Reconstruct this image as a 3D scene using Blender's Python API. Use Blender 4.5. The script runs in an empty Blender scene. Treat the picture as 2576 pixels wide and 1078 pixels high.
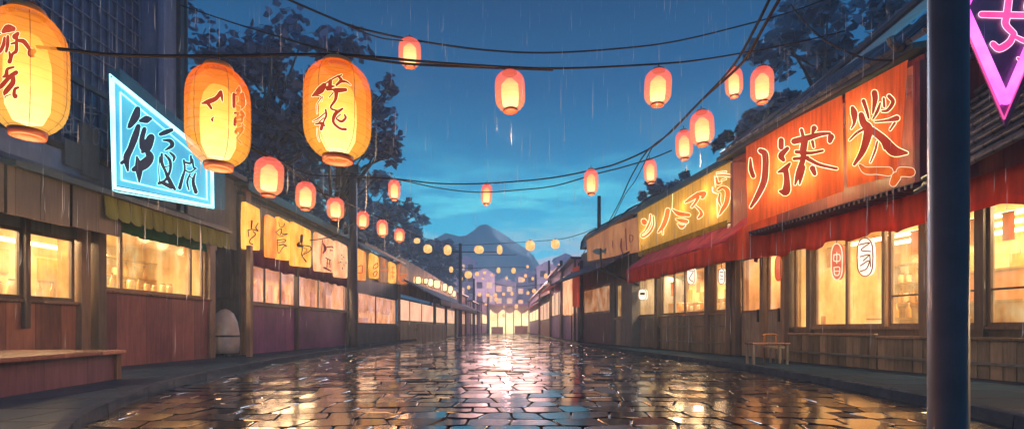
import bpy, math, random
from mathutils import Vector, noise
random.seed(7)
R = math.radians
scene = bpy.context.scene
col = scene.collection

# ------------------------------------------------------------------ camera geometry
F, CX, HY, H = 1250.0, 1288.0, 825.0, 1.0
def at(px, py, Y):
    return Vector(((px - CX) / F * Y, Y, H + (HY - py) / F * Y))

class Row:
    """a line of shop fronts: x = x0 + k*Y; d is the distance out from it towards the street"""
    def __init__(s, x0, k, side): s.x0, s.k, s.side = x0, k, side
    def Y(s, px, d=0): return (s.x0 + s.side * d) / ((px - CX) / F - s.k)
    def z(s, px, py, d=0): return H + (HY - py) / F * s.Y(px, d)
    def P(s, Y, d, z): return Vector((s.x0 + s.side * d + s.k * Y, Y, z))
    def pix(s, px, py, d=0):
        Y = s.Y(px, d); return s.P(Y, d, s.z(px, py, d))
LF = Row(-9.9, .04, 1)
RF = Row(10.45, -.17, -1)
RF2 = Row(5.5, -.022, -1)

# ------------------------------------------------------------------ mesh builder
ORG = {}
class MB:
    def __init__(s): s.v, s.f = [], []
    def add(s, vs, fs):
        n = len(s.v); s.v += [tuple(p) for p in vs]; s.f += [tuple(i + n for i in f) for f in fs]; return s
    def hexa(s, p):
        return s.add(p, [(0,3,2,1),(4,5,6,7),(0,1,5,4),(1,2,6,5),(2,3,7,6),(3,0,4,7)])
    def box(s, a, b):
        x0,y0,z0 = a; x1,y1,z1 = b
        return s.hexa([(x0,y0,z0),(x1,y0,z0),(x1,y1,z0),(x0,y1,z0),(x0,y0,z1),(x1,y0,z1),(x1,y1,z1),(x0,y1,z1)])
    def fbox(s, r, Y0, Y1, d0, d1, z0, z1, z0b=None, z1b=None):
        """box on a Row; z0b/z1b: heights at d1 when they differ"""
        a = z0b if z0b is not None else z0; b = z1b if z1b is not None else z1
        return s.hexa([r.P(Y0,d0,z0), r.P(Y0,d1,a), r.P(Y1,d1,a), r.P(Y1,d0,z0),
                       r.P(Y0,d0,z1), r.P(Y0,d1,b), r.P(Y1,d1,b), r.P(Y1,d0,z1)])
    def poly(s, ps): return s.add(ps, [tuple(range(len(ps)))])
    def prism(s, ps, off):
        n = len(ps); off = Vector(off)
        return s.add(list(ps) + [Vector(p) + off for p in ps],
            [tuple(range(n))[::-1], tuple(range(n, 2*n))] + [(i, (i+1) % n, (i+1) % n + n, i + n) for i in range(n)])
    def lathe(s, prof, c=(0,0,0), n=24, cap=True):
        vs, fs = [], []
        for (r, z) in prof:
            for i in range(n):
                t = 2*math.pi*i/n; vs.append((c[0]+r*math.cos(t), c[1]+r*math.sin(t), c[2]+z))
        m = len(prof)
        for j in range(m-1):
            for i in range(n): fs.append((j*n+i, j*n+(i+1)%n, (j+1)*n+(i+1)%n, (j+1)*n+i))
        if cap: fs += [tuple(range(n))[::-1], tuple(range((m-1)*n, m*n))]
        return s.add(vs, fs)
    def tube(s, pts, r, n=6):
        vs, fs = [], []; pts = [Vector(p) for p in pts]; m = len(pts)
        for j, p in enumerate(pts):
            t = (pts[min(j+1, m-1)] - pts[max(j-1, 0)]).normalized()
            a = t.cross(Vector((0,0,1)))
            if a.length < .05: a = t.cross(Vector((1,0,0)))
            a.normalize(); b = t.cross(a); rr = r(j/(m-1)) if callable(r) else r
            for i in range(n):
                q = 2*math.pi*i/n; vs.append(p + a*math.cos(q)*rr + b*math.sin(q)*rr)
        for j in range(m-1):
            for i in range(n): fs.append((j*n+i, j*n+(i+1)%n, (j+1)*n+(i+1)%n, (j+1)*n+i))
        fs += [tuple(range(n))[::-1], tuple(range((m-1)*n, m*n))]
        return s.add(vs, fs)
    def build(s, name, m, parent=None, loc=None, smooth=False, bevel=0, solid=0):
        o = ORG[parent.name] if parent else Vector(loc if loc is not None else (0,0,0))
        me = bpy.data.meshes.new(name)
        me.from_pydata([(p[0]-o.x, p[1]-o.y, p[2]-o.z) for p in s.v], [], s.f)
        me.materials.append(m)
        if smooth: me.polygons.foreach_set('use_smooth', [True]*len(me.polygons))
        me.update()
        ob = bpy.data.objects.new(name, me); col.objects.link(ob)
        if parent: ob.parent = parent
        else: ob.location = o
        ORG[ob.name] = o.copy()
        if bevel:
            b = ob.modifiers.new('bevel', 'BEVEL'); b.width = bevel; b.segments = 1; b.limit_method = 'ANGLE'
        if solid:
            b = ob.modifiers.new('solid', 'SOLIDIFY'); b.thickness = solid; b.offset = 0
        return ob

def tag(o, label=None, cat=None, group=None, kind=None):
    if label: o['label'] = label
    if cat: o['category'] = cat
    if group: o['group'] = group
    if kind: o['kind'] = kind
    return o
def thing(name, label, cat, loc, group=None):
    o = bpy.data.objects.new(name, None); o.empty_display_size = .2; col.objects.link(o)
    o.location = loc; ORG[o.name] = Vector(loc); return tag(o, label, cat, group)
def copy_tree(o, parent=None):
    c = o.copy(); col.objects.link(c)
    if parent: c.parent = parent
    ORG[c.name] = ORG.get(o.name, Vector())
    for ch in [x for x in o.children]: copy_tree(ch, c)
    return c
def catmull(pts, k=6):
    P = [tuple(p) for p in pts]; n = len(P)
    if n < 3: k2 = k; return [tuple(P[0][j] + (P[1][j]-P[0][j])*t/k2 for j in range(len(P[0]))) for t in range(k2+1)]
    out = []
    for i in range(n-1):
        p0 = P[i-1] if i else tuple(2*a-b for a, b in zip(P[0], P[1])); p1, p2 = P[i], P[i+1]
        p3 = P[i+2] if i+2 < n else tuple(2*a-b for a, b in zip(P[-1], P[-2]))
        for t in range(k):
            u = t/k
            out.append(tuple(.5*((2*b)+(-a+c)*u+(2*a-5*b+4*c-d)*u*u+(-a+3*b-3*c+d)*u**3) for a, b, c, d in zip(p0, p1, p2, p3)))
    out.append(P[-1]); return out

# ------------------------------------------------------------------ materials
class N:
    def __init__(s, name):
        s.m = bpy.data.materials.new(name); s.m.use_nodes = True
        s.t = s.m.node_tree; s.t.nodes.clear(); s.out = s.t.nodes.new('ShaderNodeOutputMaterial')
    def n(s, typ, **kw):
        x = s.t.nodes.new('ShaderNode' + typ)
        for k, v in kw.items():
            if k.startswith('i_'):
                x.inputs[k[2:].replace('_', ' ')].default_value = v
            elif k.startswith('n_'): x.inputs[int(k[2:])].default_value = v
            else: setattr(x, k, v)
        return x
    def l(s, a, b): s.t.links.new(a, b); return s
    def pos(s): return s.n('NewGeometry').outputs['Position']
    def obj(s): return s.n('TexCoord').outputs['Object']
    def mapped(s, vec, scale):
        mp = s.n('Mapping'); mp.inputs['Scale'].default_value = scale; s.l(vec, mp.inputs['Vector']); return mp.outputs[0]
    def noise(s, vec, scale=1, detail=3, rough=.6):
        x = s.n('TexNoise'); x.inputs['Scale'].default_value = scale; x.inputs['Detail'].default_value = detail
        x.inputs['Roughness'].default_value = rough; s.l(vec, x.inputs['Vector']); return x.outputs['Fac']
    def ramp(s, fac, stops):
        x = s.n('ValToRGB'); e = x.color_ramp.elements
        while len(e) < len(stops): e.new(.5)
        for el, (p, c) in zip(e, stops): el.position = p; el.color = (*c, 1)
        s.l(fac, x.inputs[0]); return x.outputs[0]
    def math(s, op, a, b=None, clamp=False):
        x = s.n('Math', operation=op, use_clamp=clamp)
        for i, q in enumerate((a, b)):
            if q is None: continue
            if isinstance(q, (int, float)): x.inputs[i].default_value = q
            else: s.l(q, x.inputs[i])
        return x.outputs[0]
    def mix(s, fac, a, b, typ='RGBA', blend='MIX'):
        x = s.n('Mix', data_type='RGBA', blend_type=blend)
        if isinstance(fac, (int, float)): x.inputs[0].default_value = fac
        else: s.l(fac, x.inputs[0])
        for i, q in ((6, a), (7, b)):
            if isinstance(q, tuple): x.inputs[i].default_value = (*q, 1)
            else: s.l(q, x.inputs[i])
        return x.outputs[2]
    def bump(s, h, st=.3, dist=.02):
        x = s.n('Bump'); x.inputs['Strength'].default_value = st; x.inputs['Distance'].default_value = dist; s.l(h, x.inputs['Height']); return x.outputs[0]
    def principled(s, color, rough=.5, metal=0, normal=None, spec=.5, coat=0, coat_rough=.1):
        p = s.n('BsdfPrincipled')
        if isinstance(color, tuple): p.inputs['Base Color'].default_value = (*color, 1)
        else: s.l(color, p.inputs['Base Color'])
        if isinstance(rough, (int, float)): p.inputs['Roughness'].default_value = rough
        else: s.l(rough, p.inputs['Roughness'])
        p.inputs['Metallic'].default_value = metal; p.inputs['Specular IOR Level'].default_value = spec
        p.inputs['Coat Weight'].default_value = coat; p.inputs['Coat Roughness'].default_value = coat_rough
        if normal is not None: s.l(normal, p.inputs['Normal'])
        return p
    def done(s, sh):
        s.l(sh.outputs[0], s.out.inputs[0]); return s.m

def m_wood(name, c1, c2, plank=.18, rough=.4, gap=.04, axis='y', coat=.25):
    c1 = tuple(x*1.6 for x in c1); c2 = tuple(min(.8, x*1.6) for x in c2)
    w = N(name); pos = w.pos()
    sp = w.n('SeparateXYZ'); w.l(pos, sp.inputs[0])
    co = {'y': sp.outputs[1], 'x': sp.outputs[0], 'z': sp.outputs[2]}[axis]
    q = w.math('DIVIDE', co, plank); fl = w.math('FLOOR', q); fr = w.math('FRACT', q)
    wn = w.n('TexWhiteNoise', noise_dimensions='1D'); w.l(fl, wn.inputs['W'])
    sc = (8, 8, .7) if axis != 'z' else (1, .7, 8)
    g = w.noise(w.mapped(pos, sc), 2.2, 5, .65)
    big = w.noise(pos, .9, 3)
    f = w.math('ADD', w.math('MULTIPLY', g, .75), w.math('MULTIPLY', wn.outputs['Value'], .4))
    f = w.math('ADD', f, w.math('MULTIPLY', w.math('SUBTRACT', big, .5), .8))
    c = w.ramp(f, [(.2, tuple(x*.45 for x in c1)), (.5, c1), (.85, c2)])
    gp = w.math('LESS_THAN', fr, gap)
    c = w.mix(gp, c, tuple(x*.2 for x in c1))
    h = w.math('SUBTRACT', w.math('MULTIPLY', g, .35), gp)
    return w.done(w.principled(c, rough, normal=w.bump(h, .6, .012), coat=coat, coat_rough=.25))

def m_stucco(name, c1, c2, rough=.7, scale=1.2, streak=True, coat=0.15):
    c1 = tuple(min(.7, x*1.5) for x in c1); c2 = tuple(min(.8, x*1.5) for x in c2)
    w = N(name); pos = w.pos()
    a = w.noise(pos, scale, 6, .7); b = w.noise(w.mapped(pos, (3, 3, .25)), 1.5, 5, .7)
    f = w.math('MULTIPLY', w.math('ADD', a, b), .5)
    c = w.ramp(f, [(.3, tuple(x*.5 for x in c1)), (.5, c1), (.7, c2)])
    return w.done(w.principled(c, rough, normal=w.bump(a, .25, .02), coat=coat, coat_rough=.3))

def m_plain(name, c, rough=.5, metal=0, var=.3, coat=0, scale=5):
    w = N(name); a = w.noise(w.obj(), scale, 4, .6)
    cc = w.ramp(a, [(.3, tuple(x*(1-var) for x in c)), (.7, tuple(min(1, x*(1+var)) for x in c))])
    return w.done(w.principled(cc, rough, metal, coat=coat))

def m_cloth(name, c, rough=.8, trans=.35, fold=6.0, var=.35):
    w = N(name); pos = w.pos()
    a = w.noise(w.mapped(pos, (fold, fold, .5)), 1.0, 4, .6)
    cc = w.ramp(a, [(.3, tuple(x*(1-var) for x in c)), (.7, tuple(min(1, x*(1+var)) for x in c))])
    p = w.principled(cc, rough, normal=w.bump(a, .5, .05))
    tr = w.n('BsdfTranslucent'); w.l(cc, tr.inputs[0])
    mx = w.n('MixShader'); mx.inputs[0].default_value = trans; w.l(p.outputs[0], mx.inputs[1]); w.l(tr.outputs[0], mx.inputs[2])
    return w.done(mx)

def m_emit(name, c1, c2, s=1.0, scale=2.0, coords='pos', sc=(1,1,1), lo=.35, hi=.65):
    w = N(name); vec = w.pos() if coords == 'pos' else w.obj()
    a = w.noise(w.mapped(vec, sc), scale, 3, .55)
    cc = w.ramp(a, [(lo, c1), (hi, c2)])
    e = w.n('Emission'); w.l(cc, e.inputs[0]); e.inputs[1].default_value = s
    return w.done(e)

def m_signlit(name, edge, mid, s, grain=(1.5, 1.5, .6), scale=1.2, streak=.25):
    """back-lit sign cloth: soft bright patches are noise put into its glow, weave adds fine streaks"""
    w = N(name); pos = w.pos()
    a = w.noise(w.mapped(pos, grain), scale, 3, .5)
    b = w.noise(w.mapped(pos, (14, 14, .6)), 1.4, 3, .6)
    f = w.math('ADD', a, w.math('MULTIPLY', w.math('SUBTRACT', b, .5), streak))
    cc = w.ramp(f, [(.32, edge), (.68, mid)])
    e = w.n('Emission'); w.l(cc, e.inputs[0]); e.inputs[1].default_value = s
    d = w.principled(cc, .6); ad = w.n('AddShader'); w.l(e.outputs[0], ad.inputs[0]); w.l(d.outputs[0], ad.inputs[1])
    return w.done(ad)

def m_backlit(name, c, em):
    """sign cloth lit through by the lamps hung behind it"""
    w = N(name); pos = w.pos()
    b = w.noise(w.mapped(pos, (10, 10, .7)), 1.2, 4, .6)
    cc = w.ramp(b, [(.3, tuple(x*.72 for x in c)), (.7, tuple(min(1, x*1.15) for x in c))])
    p = w.principled(cc, .7); tr = w.n('BsdfTranslucent'); w.l(cc, tr.inputs[0])
    mx = w.n('MixShader'); mx.inputs[0].default_value = .7; w.l(p.outputs[0], mx.inputs[1]); w.l(tr.outputs[0], mx.inputs[2])
    e = w.n('Emission'); w.l(cc, e.inputs[0]); e.inputs[1].default_value = em
    ad = w.n('AddShader'); w.l(mx.outputs[0], ad.inputs[0]); w.l(e.outputs[0], ad.inputs[1])
    return w.done(ad)
def sign_lamps(row, pts, d, power, color):
    for (px, py) in pts:
        L = bpy.data.lights.new('sign_lamp', 'POINT'); L.energy = power; L.color = color; L.shadow_soft_size = .12
        lo = bpy.data.objects.new('sign_lamp', L); col.objects.link(lo); lo.location = row.pix(px, py, d)

def m_pane(name, tint, s, mixf=.35, scale=1.0):
    """lamp-lit, rain-misted glass"""
    w = N(name); pos = w.pos()
    a = w.noise(w.mapped(pos, (1.2, 1.2, .8)), scale, 3, .5)
    st = w.noise(w.mapped(pos, (9, 9, .4)), 1.3, 3, .6)
    f = w.math('ADD', w.math('MULTIPLY', a, .8), w.math('MULTIPLY', st, .2))
    f2 = w.math('ADD', w.math('MULTIPLY', w.noise(w.mapped(pos, (1.6, 1.6, 1.1)), 1.0, 3, .6), .85), w.math('MULTIPLY', st, .15))
    cc = w.ramp(f2, [(.34, (tint[0]*.62, tint[1]*.42, tint[2]*.28)), (.5, tint), (.64, (1.0, min(1, tint[1]*1.45), min(1, tint[2]*2.3)))])
    e = w.n('Emission'); w.l(cc, e.inputs[0]); w.l(w.math('MULTIPLY', w.math('ADD', .35, w.math('MULTIPLY', f2, 1.3)), s), e.inputs[1])
    t = w.n('BsdfTransparent'); g = w.n('BsdfGlossy'); g.inputs['Roughness'].default_value = .08
    fac = w.math('MULTIPLY', f, mixf*2)
    m1 = w.n('MixShader'); w.l(fac, m1.inputs[0]); w.l(t.outputs[0], m1.inputs[1]); w.l(e.outputs[0], m1.inputs[2])
    m2 = w.n('MixShader'); m2.inputs[0].default_value = .07; w.l(m1.outputs[0], m2.inputs[1]); w.l(g.outputs[0], m2.inputs[2])
    return w.done(m2)

def m_paper(name, top, bot, s, opac=.62, ribs=14, length=1.0):
    """lantern paper: glowing, partly see-through to the bright core, with bamboo rib lines"""
    w = N(name); v = w.obj(); sp = w.n('SeparateXYZ'); w.l(v, sp.inputs[0]); z = sp.outputs[2]
    t = w.math('ADD', w.math('DIVIDE', z, length), .5, clamp=True)
    nz = w.noise(w.mapped(v, (3, 3, 9)), 1.6, 3)
    t2 = w.math('ADD', t, w.math('MULTIPLY', w.math('SUBTRACT', nz, .5), .5))
    cc = w.ramp(t2, [(.12, bot), (.9, top)])
    rb = w.math('FRACT', w.math('ADD', w.math('MULTIPLY', z, ribs), .5))
    ln = w.math('LESS_THAN', rb, .12)
    cc = w.mix(w.math('MULTIPLY', ln, .38), cc, (.45, .05, .01))
    e = w.n('Emission'); w.l(cc, e.inputs[0]); e.inputs[1].default_value = s
    tr = w.n('BsdfTransparent')
    m1 = w.n('MixShader'); m1.inputs[0].default_value = opac
    w.l(tr.outputs[0], m1.inputs[1]); w.l(e.outputs[0], m1.inputs[2])
    return w.done(m1)

def m_core(name, top, mid, low, length):
    w = N(name); sp = w.n('SeparateXYZ'); v = w.obj(); w.l(v, sp.inputs[0])
    t = w.math('ADD', w.math('DIVIDE', sp.outputs[2], length), .5)
    t = w.math('ADD', t, w.math('MULTIPLY', w.math('SUBTRACT', w.noise(w.mapped(v, (4,4,10)), 1.5, 2), .5), .35))
    cc = w.ramp(t, [(.15, low), (.45, mid), (.85, top)])
    e = w.n('Emission'); w.l(cc, e.inputs[0]); w.l(w.math('ADD', 1.2, w.math('MULTIPLY', w.math('SUBTRACT', 1, t), 2.6)), e.inputs[1])
    return w.done(e)
def m_halo(name, c, s):
    w = N(name); e = w.n('Emission'); e.inputs[0].default_value = (*c, 1); e.inputs[1].default_value = s; t = w.n('BsdfTransparent')
    m1 = w.n('MixShader'); m1.inputs[0].default_value = .32; w.l(t.outputs[0], m1.inputs[1]); w.l(e.outputs[0], m1.inputs[2]); return w.done(m1)
M = {}
M['wood_purple'] = m_wood('wood_purple', (.11,.04,.055), (.22,.085,.08), .9, .32, .008)
M['wood_board'] = m_wood('wood_board', (.14,.06,.05), (.28,.12,.08), .55, .35, .012)
M['wood_violet'] = m_wood('wood_violet', (.11,.035,.12), (.20,.07,.19), .8, .35, .01)
M['wood_dark'] = m_wood('wood_dark', (.055,.04,.035), (.11,.08,.06), 5, .45, .0)
M['wood_post'] = m_wood('wood_post', (.09,.06,.045), (.20,.13,.085), 5, .4, .0)
M['wood_plank'] = m_wood('wood_plank', (.085,.065,.05), (.18,.13,.09), .21, .45, .06)
M['board_dark'] = m_wood('board_dark', (.035,.038,.036), (.075,.07,.055), .5, .5, .02)
M['wood_grey'] = m_wood('wood_grey', (.13,.11,.09), (.25,.21,.16), .5, .5, .02)
M['bench_top'] = m_wood('bench_top', (.16,.07,.05), (.32,.15,.09), .4, .22, .02, 'x', .5)
M['bench_side'] = m_wood('bench_side', (.06,.03,.05), (.12,.06,.08), .9, .4, .01)
M['house_blue'] = m_stucco('house_blue', (.09,.13,.22), (.16,.21,.33), .7, .8)
M['house_grey'] = m_stucco('house_grey', (.07,.075,.09), (.13,.13,.14), .65)
M['house_purple'] = m_stucco('house_purple', (.11,.06,.09), (.19,.10,.13), .6)
M['fascia_grey'] = m_wood('fascia_grey', (.07,.075,.08), (.14,.14,.13), .6, .5, .015)
M['fascia_orange'] = m_wood('fascia_orange', (.38,.17,.08), (.6,.3,.14), .5, .6, .02)
M['fascia_red'] = m_wood('fascia_red', (.12,.03,.04), (.22,.06,.06), .5, .6, .02)
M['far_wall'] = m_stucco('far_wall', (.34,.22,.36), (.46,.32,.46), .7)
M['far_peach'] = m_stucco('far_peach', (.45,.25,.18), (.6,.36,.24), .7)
M['iron'] = m_plain('iron', (.03,.035,.045), .4, .3, coat=.3)
M['pole_paint'] = m_plain('pole_paint', (.05,.042,.055), .5, .1, coat=.12, scale=3)
M['wire'] = m_plain('wire', (.006,.005,.007), .8)
M['roof_tile'] = m_wood('roof_tile', (.035,.05,.075), (.08,.11,.15), .28, .35, .1, 'y')
M['roof_flat'] = m_plain('roof_flat', (.035,.05,.065), .35, coat=.3)
M['awning_teal'] = m_plain('awning_teal', (.012,.04,.055), .4, coat=.3)
M['awning_navy'] = m_cloth('awning_navy', (.05,.04,.09), .6, .1)
M['awning_red'] = m_cloth('awning_red', (.60,.07,.11), .55, .2, 3)
M['valance_red'] = m_cloth('valance_red', (.65,.09,.04), .7, .45, 5)
M['valance_green'] = m_cloth('valance_green', (.24,.27,.05), .7, .35, 5)
M['band_green'] = m_cloth('band_green', (.015,.14,.06), .7, .3, 3)
M['curtain_plum'] = m_cloth('curtain_plum', (.16,.05,.11), .8, .3, 4)
M['soffit'] = m_plain('soffit', (.05,.035,.06), .35, coat=.4)
M['cream'] = m_stucco('cream', (.42,.27,.13), (.55,.38,.2), .8)
M['orange_vinyl'] = m_plain('orange_vinyl', (.6,.15,.02), .4, coat=.3)
M['brown_vinyl'] = m_plain('brown_vinyl', (.20,.05,.02), .4)
M['shelf'] = m_plain('shelf', (.32,.13,.04), .5)
M['jar_amber'] = m_plain('jar_amber', (.5,.22,.04), .2, coat=.5)
M['jar_pale'] = m_plain('jar_pale', (.8,.62,.35), .3, coat=.5)
M['cloth_white'] = m_cloth('cloth_white', (.75,.62,.55), .8, .5)
M['cart_white'] = m_plain('cart_white', (.42,.40,.40), .45, var=.15, coat=.4)
M['tube_warm'] = m_emit('tube_warm', (1,.66,.22), (1,.78,.35), 9)
M['pane_cream'] = m_pane('pane_cream', (1,.53,.16), 1.95, .20)
M['pane_yellow'] = m_pane('pane_yellow', (1,.55,.15), 1.9, .21)
M['pane_pink'] = m_pane('pane_pink', (1,.42,.27), 1.2, .36)
M['pane_orange'] = m_pane('pane_orange', (1,.40,.15), 1.1, .34)
M['lit_cream'] = m_emit('lit_cream', (1,.58,.25), (1,.80,.45), 1.7, .5)
M['lit_peach'] = m_emit('lit_peach', (1,.42,.28), (1,.68,.42), .95, .6, lo=.3, hi=.7)
M['sign_cyan'] = m_signlit('sign_cyan', (.03,.30,.56), (.09,.58,.80), .62, (.5,.5,.5), 1.0, .15)
M['tube_cyan'] = m_emit('tube_cyan', (.30,.85,1), (.5,1,1), 1.7)
M['frame_cyan'] = m_plain('frame_cyan', (.02,.10,.17), .3, coat=.4)
M['ink_navy'] = m_plain('ink_navy', (.02,.03,.10), .5)
M['ink_red'] = m_plain('ink_red', (.45,.03,.02), .6)
M['glyph_red'] = m_emit('glyph_red', (.42,.035,.015), (.62,.07,.03), .75)
M['glyph_orange'] = m_emit('glyph_orange', (.95,.16,.02), (1,.26,.04), .9)
M['glyph_maroon'] = m_emit('glyph_maroon', (.52,.05,.01), (.85,.16,.02), .85)
M['glyph_line'] = m_emit('glyph_line', (1,.78,.32), (1,.95,.62), 1.5)
M['glyph_line_soft'] = m_emit('glyph_line_soft', (1,.70,.42), (1,.85,.6), 1.0)
M['sign_yellow'] = m_backlit('sign_yellow', (.85,.46,.09), .28)
M['sign_red'] = m_backlit('sign_red', (.90,.16,.05), .10)
M['panel_yellow'] = m_signlit('panel_yellow', (.85,.33,.02), (1,.62,.12), .85, (1,1,.7), 1.6)
M['panel_orange'] = m_signlit('panel_orange', (.75,.17,.02), (1,.45,.08), .8, (1,1,.7), 1.6)
M['panel_peach'] = m_signlit('panel_peach', (.85,.30,.10), (1,.66,.34), .8, (1,1,.7), 1.6)
M['panel_dim'] = m_signlit('panel_dim', (.36,.12,.05), (.6,.26,.09), .5)
M['ink_dark'] = m_plain('ink_dark', (.07,.015,.01), .6)
M['neon_pink'] = m_emit('neon_pink', (1,.10,.82), (1,.22,.95), 1.5)
M['neon_rose'] = m_emit('neon_rose', (.85,.06,.32), (1,.12,.45), .9)
M['neon_rim'] = m_emit('neon_rim', (1,.5,.75), (1,.65,.85), 1.4)
M['neon_back'] = m_plain('neon_back', (.10,.05,.12), .4, coat=.4)
M['neon_case'] = m_plain('neon_case', (.38,.08,.30), .35, coat=.5)
M['paper_big'] = m_paper('paper_big', (1,.13,.012), (1,.42,.045), .95, .56, 13)
M['paper_gold'] = m_paper('paper_gold', (1,.24,.02), (1,.50,.08), .95, .55, 13)
M['paper_small'] = m_paper('paper_small', (1,.14,.11), (1,.32,.12), .95, .64, 15, .66)
M['core'] = m_core('core', (1,.36,.04), (1,.62,.13), (1,.74,.28), 1.05)
M['core_small'] = m_core('core_small', (1,.34,.14), (1,.58,.17), (1,.70,.3), .68)
M['halo'] = m_halo('halo', (1,.42,.05), 1.0)
M['cap'] = m_plain('cap', (.16,.035,.015), .5)
M['cap_gold'] = m_plain('cap_gold', (.45,.18,.04), .4)
M['bulb_far'] = m_emit('bulb_far', (1,.34,.09), (1,.62,.26), 1.25, 4, 'obj')
M['soil'] = m_stucco('soil', (.03,.03,.035), (.06,.06,.07), .9)

# wet stones
w = N('wet_stone'); pos = w.pos(); g = w.n('NewGeometry')
ri = g.outputs['Random Per Island']
c = w.ramp(ri, [(0, (.003,.008,.020)), (.35, (.007,.012,.026)), (.7, (.013,.014,.022)), (1, (.026,.020,.022))])
n1 = w.noise(pos, 14, 6, .7); n2 = w.noise(pos, 1.1, 3, .6)
c = w.mix(w.math('MULTIPLY', n1, .5), c, (.010,.011,.018))
ro = w.math('ADD', .07, w.math('MULTIPLY', n2, .12)); ro = w.math('ADD', ro, w.math('MULTIPLY', ri, .07))
w.l
bh = w.math('ADD', w.math('MULTIPLY', n1, .5), w.math('MULTIPLY', w.noise(pos, 3.2, 2), .9))
p = w.principled(c, ro, normal=w.bump(bh, .11, .02), spec=.25, coat=.66, coat_rough=.10)
p.inputs['Coat IOR'].default_value = 1.6
M['wet_stone'] = w.done(p)
w = N('wet_joint'); M['wet_joint'] = w.done(w.principled((.008,.008,.012), .35))
w = N('wet_slab'); pos = w.pos()
br = w.n('TexBrick'); br.inputs['Scale'].default_value = 1.0
w.l(pos, br.inputs['Vector'])
for k, v in (('Color1', (.022,.05,.10,1)), ('Color2', (.034,.07,.13,1)), ('Mortar', (.012,.014,.02,1))): br.inputs[k].default_value = v  # blue of the reflected sky put into the slab colours
br.inputs['Mortar Size'].default_value = .012; br.inputs['Brick Width'].default_value = 1.1; br.inputs['Row Height'].default_value = .8
n1 = w.noise(pos, 1.6, 5, .7)
c = w.mix(w.math('MULTIPLY', n1, .5), br.outputs[0], (.010,.020,.042))
M['wet_slab'] = w.done(w.principled(c, w.math('ADD', .3, w.math('MULTIPLY', n1, .2)), normal=w.bump(n1, .35, .03), coat=.26, coat_rough=.22, spec=0))
w = N('kerb_stone'); pos = w.pos(); n1 = w.noise(pos, 4, 5, .7)
c = w.ramp(n1, [(.3, (.025,.045,.08)), (.7, (.06,.09,.14))])
M['kerb_stone'] = w.done(w.principled(c, .35, normal=w.bump(n1, .3, .02), coat=.3, spec=0))

def m_leaf(name, c):
    w = N(name); g = w.n('NewGeometry')
    cc = w.ramp(g.outputs['Random Per Island'], [(0, tuple(x*.55 for x in c)), (.5, c), (1, tuple(x*1.6 for x in c))])
    p = w.principled(cc, .5); tr = w.n('BsdfTranslucent'); w.l(cc, tr.inputs[0])
    mx = w.n('MixShader'); mx.inputs[0].default_value = .3; w.l(p.outputs[0], mx.inputs[1]); w.l(tr.outputs[0], mx.inputs[2])
    return w.done(mx)
M['leaf_a'] = m_leaf('leaf_a', (.09,.13,.24)); M['leaf_b'] = m_leaf('leaf_b', (.08,.20,.32)); M['bark'] = m_stucco('bark', (.035,.03,.03), (.06,.05,.045), .9)  # leaf_b: the blue of distant haze is put into the leaf colour
M['hill'] = m_stucco('hill', (.27,.48,.66), (.33,.56,.74), .95, .02)  # pale blue of aerial haze put into the hill colour
w = N('rain'); d = w.n('BsdfDiffuse'); d.inputs[0].default_value = (.75,.85,.95,1); t = w.n('BsdfTransparent')
tl = w.n('BsdfTranslucent'); tl.inputs[0].default_value = (.75,.85,.95,1)
m0 = w.n('MixShader'); m0.inputs[0].default_value = .5; w.l(d.outputs[0], m0.inputs[1]); w.l(tl.outputs[0], m0.inputs[2])
m1 = w.n('MixShader'); m1.inputs[0].default_value = .5; w.l(t.outputs[0], m1.inputs[1]); w.l(m0.outputs[0], m1.inputs[2]); M['rain'] = w.done(m1)

# ------------------------------------------------------------------ sky
wd = bpy.data.worlds.new('World'); scene.world = wd; wd.use_nodes = True
t = wd.node_tree; t.nodes.clear()
def wn(typ, **k):
    x = t.nodes.new('ShaderNode' + typ)
    for a, b in k.items(): setattr(x, a, b)
    return x
tc = wn('TexCoord'); sp = wn('SeparateXYZ'); t.links.new(tc.outputs['Generated'], sp.inputs[0])
rp = wn('ValToRGB'); e = rp.color_ramp.elements
SKY = [(0, (.62,.48,.78)), (.05, (.55,.62,.95)), (.11, (.18,.78,1.05)), (.18, (.035,.64,.92)), (.26, (.012,.37,.66)), (.34, (.005,.18,.39)), (.43, (.003,.09,.235)), (.54, (.003,.048,.14)), (1, (.004,.045,.12))]
while len(e) < len(SKY): e.new(.5)
for el, (p_, c_) in zip(e, SKY): el.position = p_; el.color = (*c_, 1)
t.links.new(sp.outputs[2], rp.inputs[0])
mp = wn('Mapping'); mp.inputs['Scale'].default_value = (2.2, 2.2, 11); t.links.new(tc.outputs['Generated'], mp.inputs[0])
nz = wn('TexNoise'); nz.inputs['Scale'].default_value = 2.3; nz.inputs['Detail'].default_value = 6; nz.inputs['Roughness'].default_value = .6; t.links.new(mp.outputs[0], nz.inputs[0])
cr = wn('ValToRGB'); cr.color_ramp.elements[0].position = .46; cr.color_ramp.elements[1].position = .64; t.links.new(nz.outputs[0], cr.inputs[0])
band = wn('ValToRGB'); be = band.color_ramp.elements
BB = [(.03, .2), (.12, 1), (.24, .9), (.31, .15), (.38, 0)]
while len(be) < len(BB): be.new(.5)
for el, (p_, v_) in zip(be, BB): el.position = p_; el.color = (v_, v_, v_, 1)
t.links.new(sp.outputs[2], band.inputs[0])
ml = wn('Math', operation='MULTIPLY'); t.links.new(cr.outputs[0], ml.inputs[0]); t.links.new(band.outputs[0], ml.inputs[1])
pk = wn('ValToRGB'); pe = pk.color_ramp.elements
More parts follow.
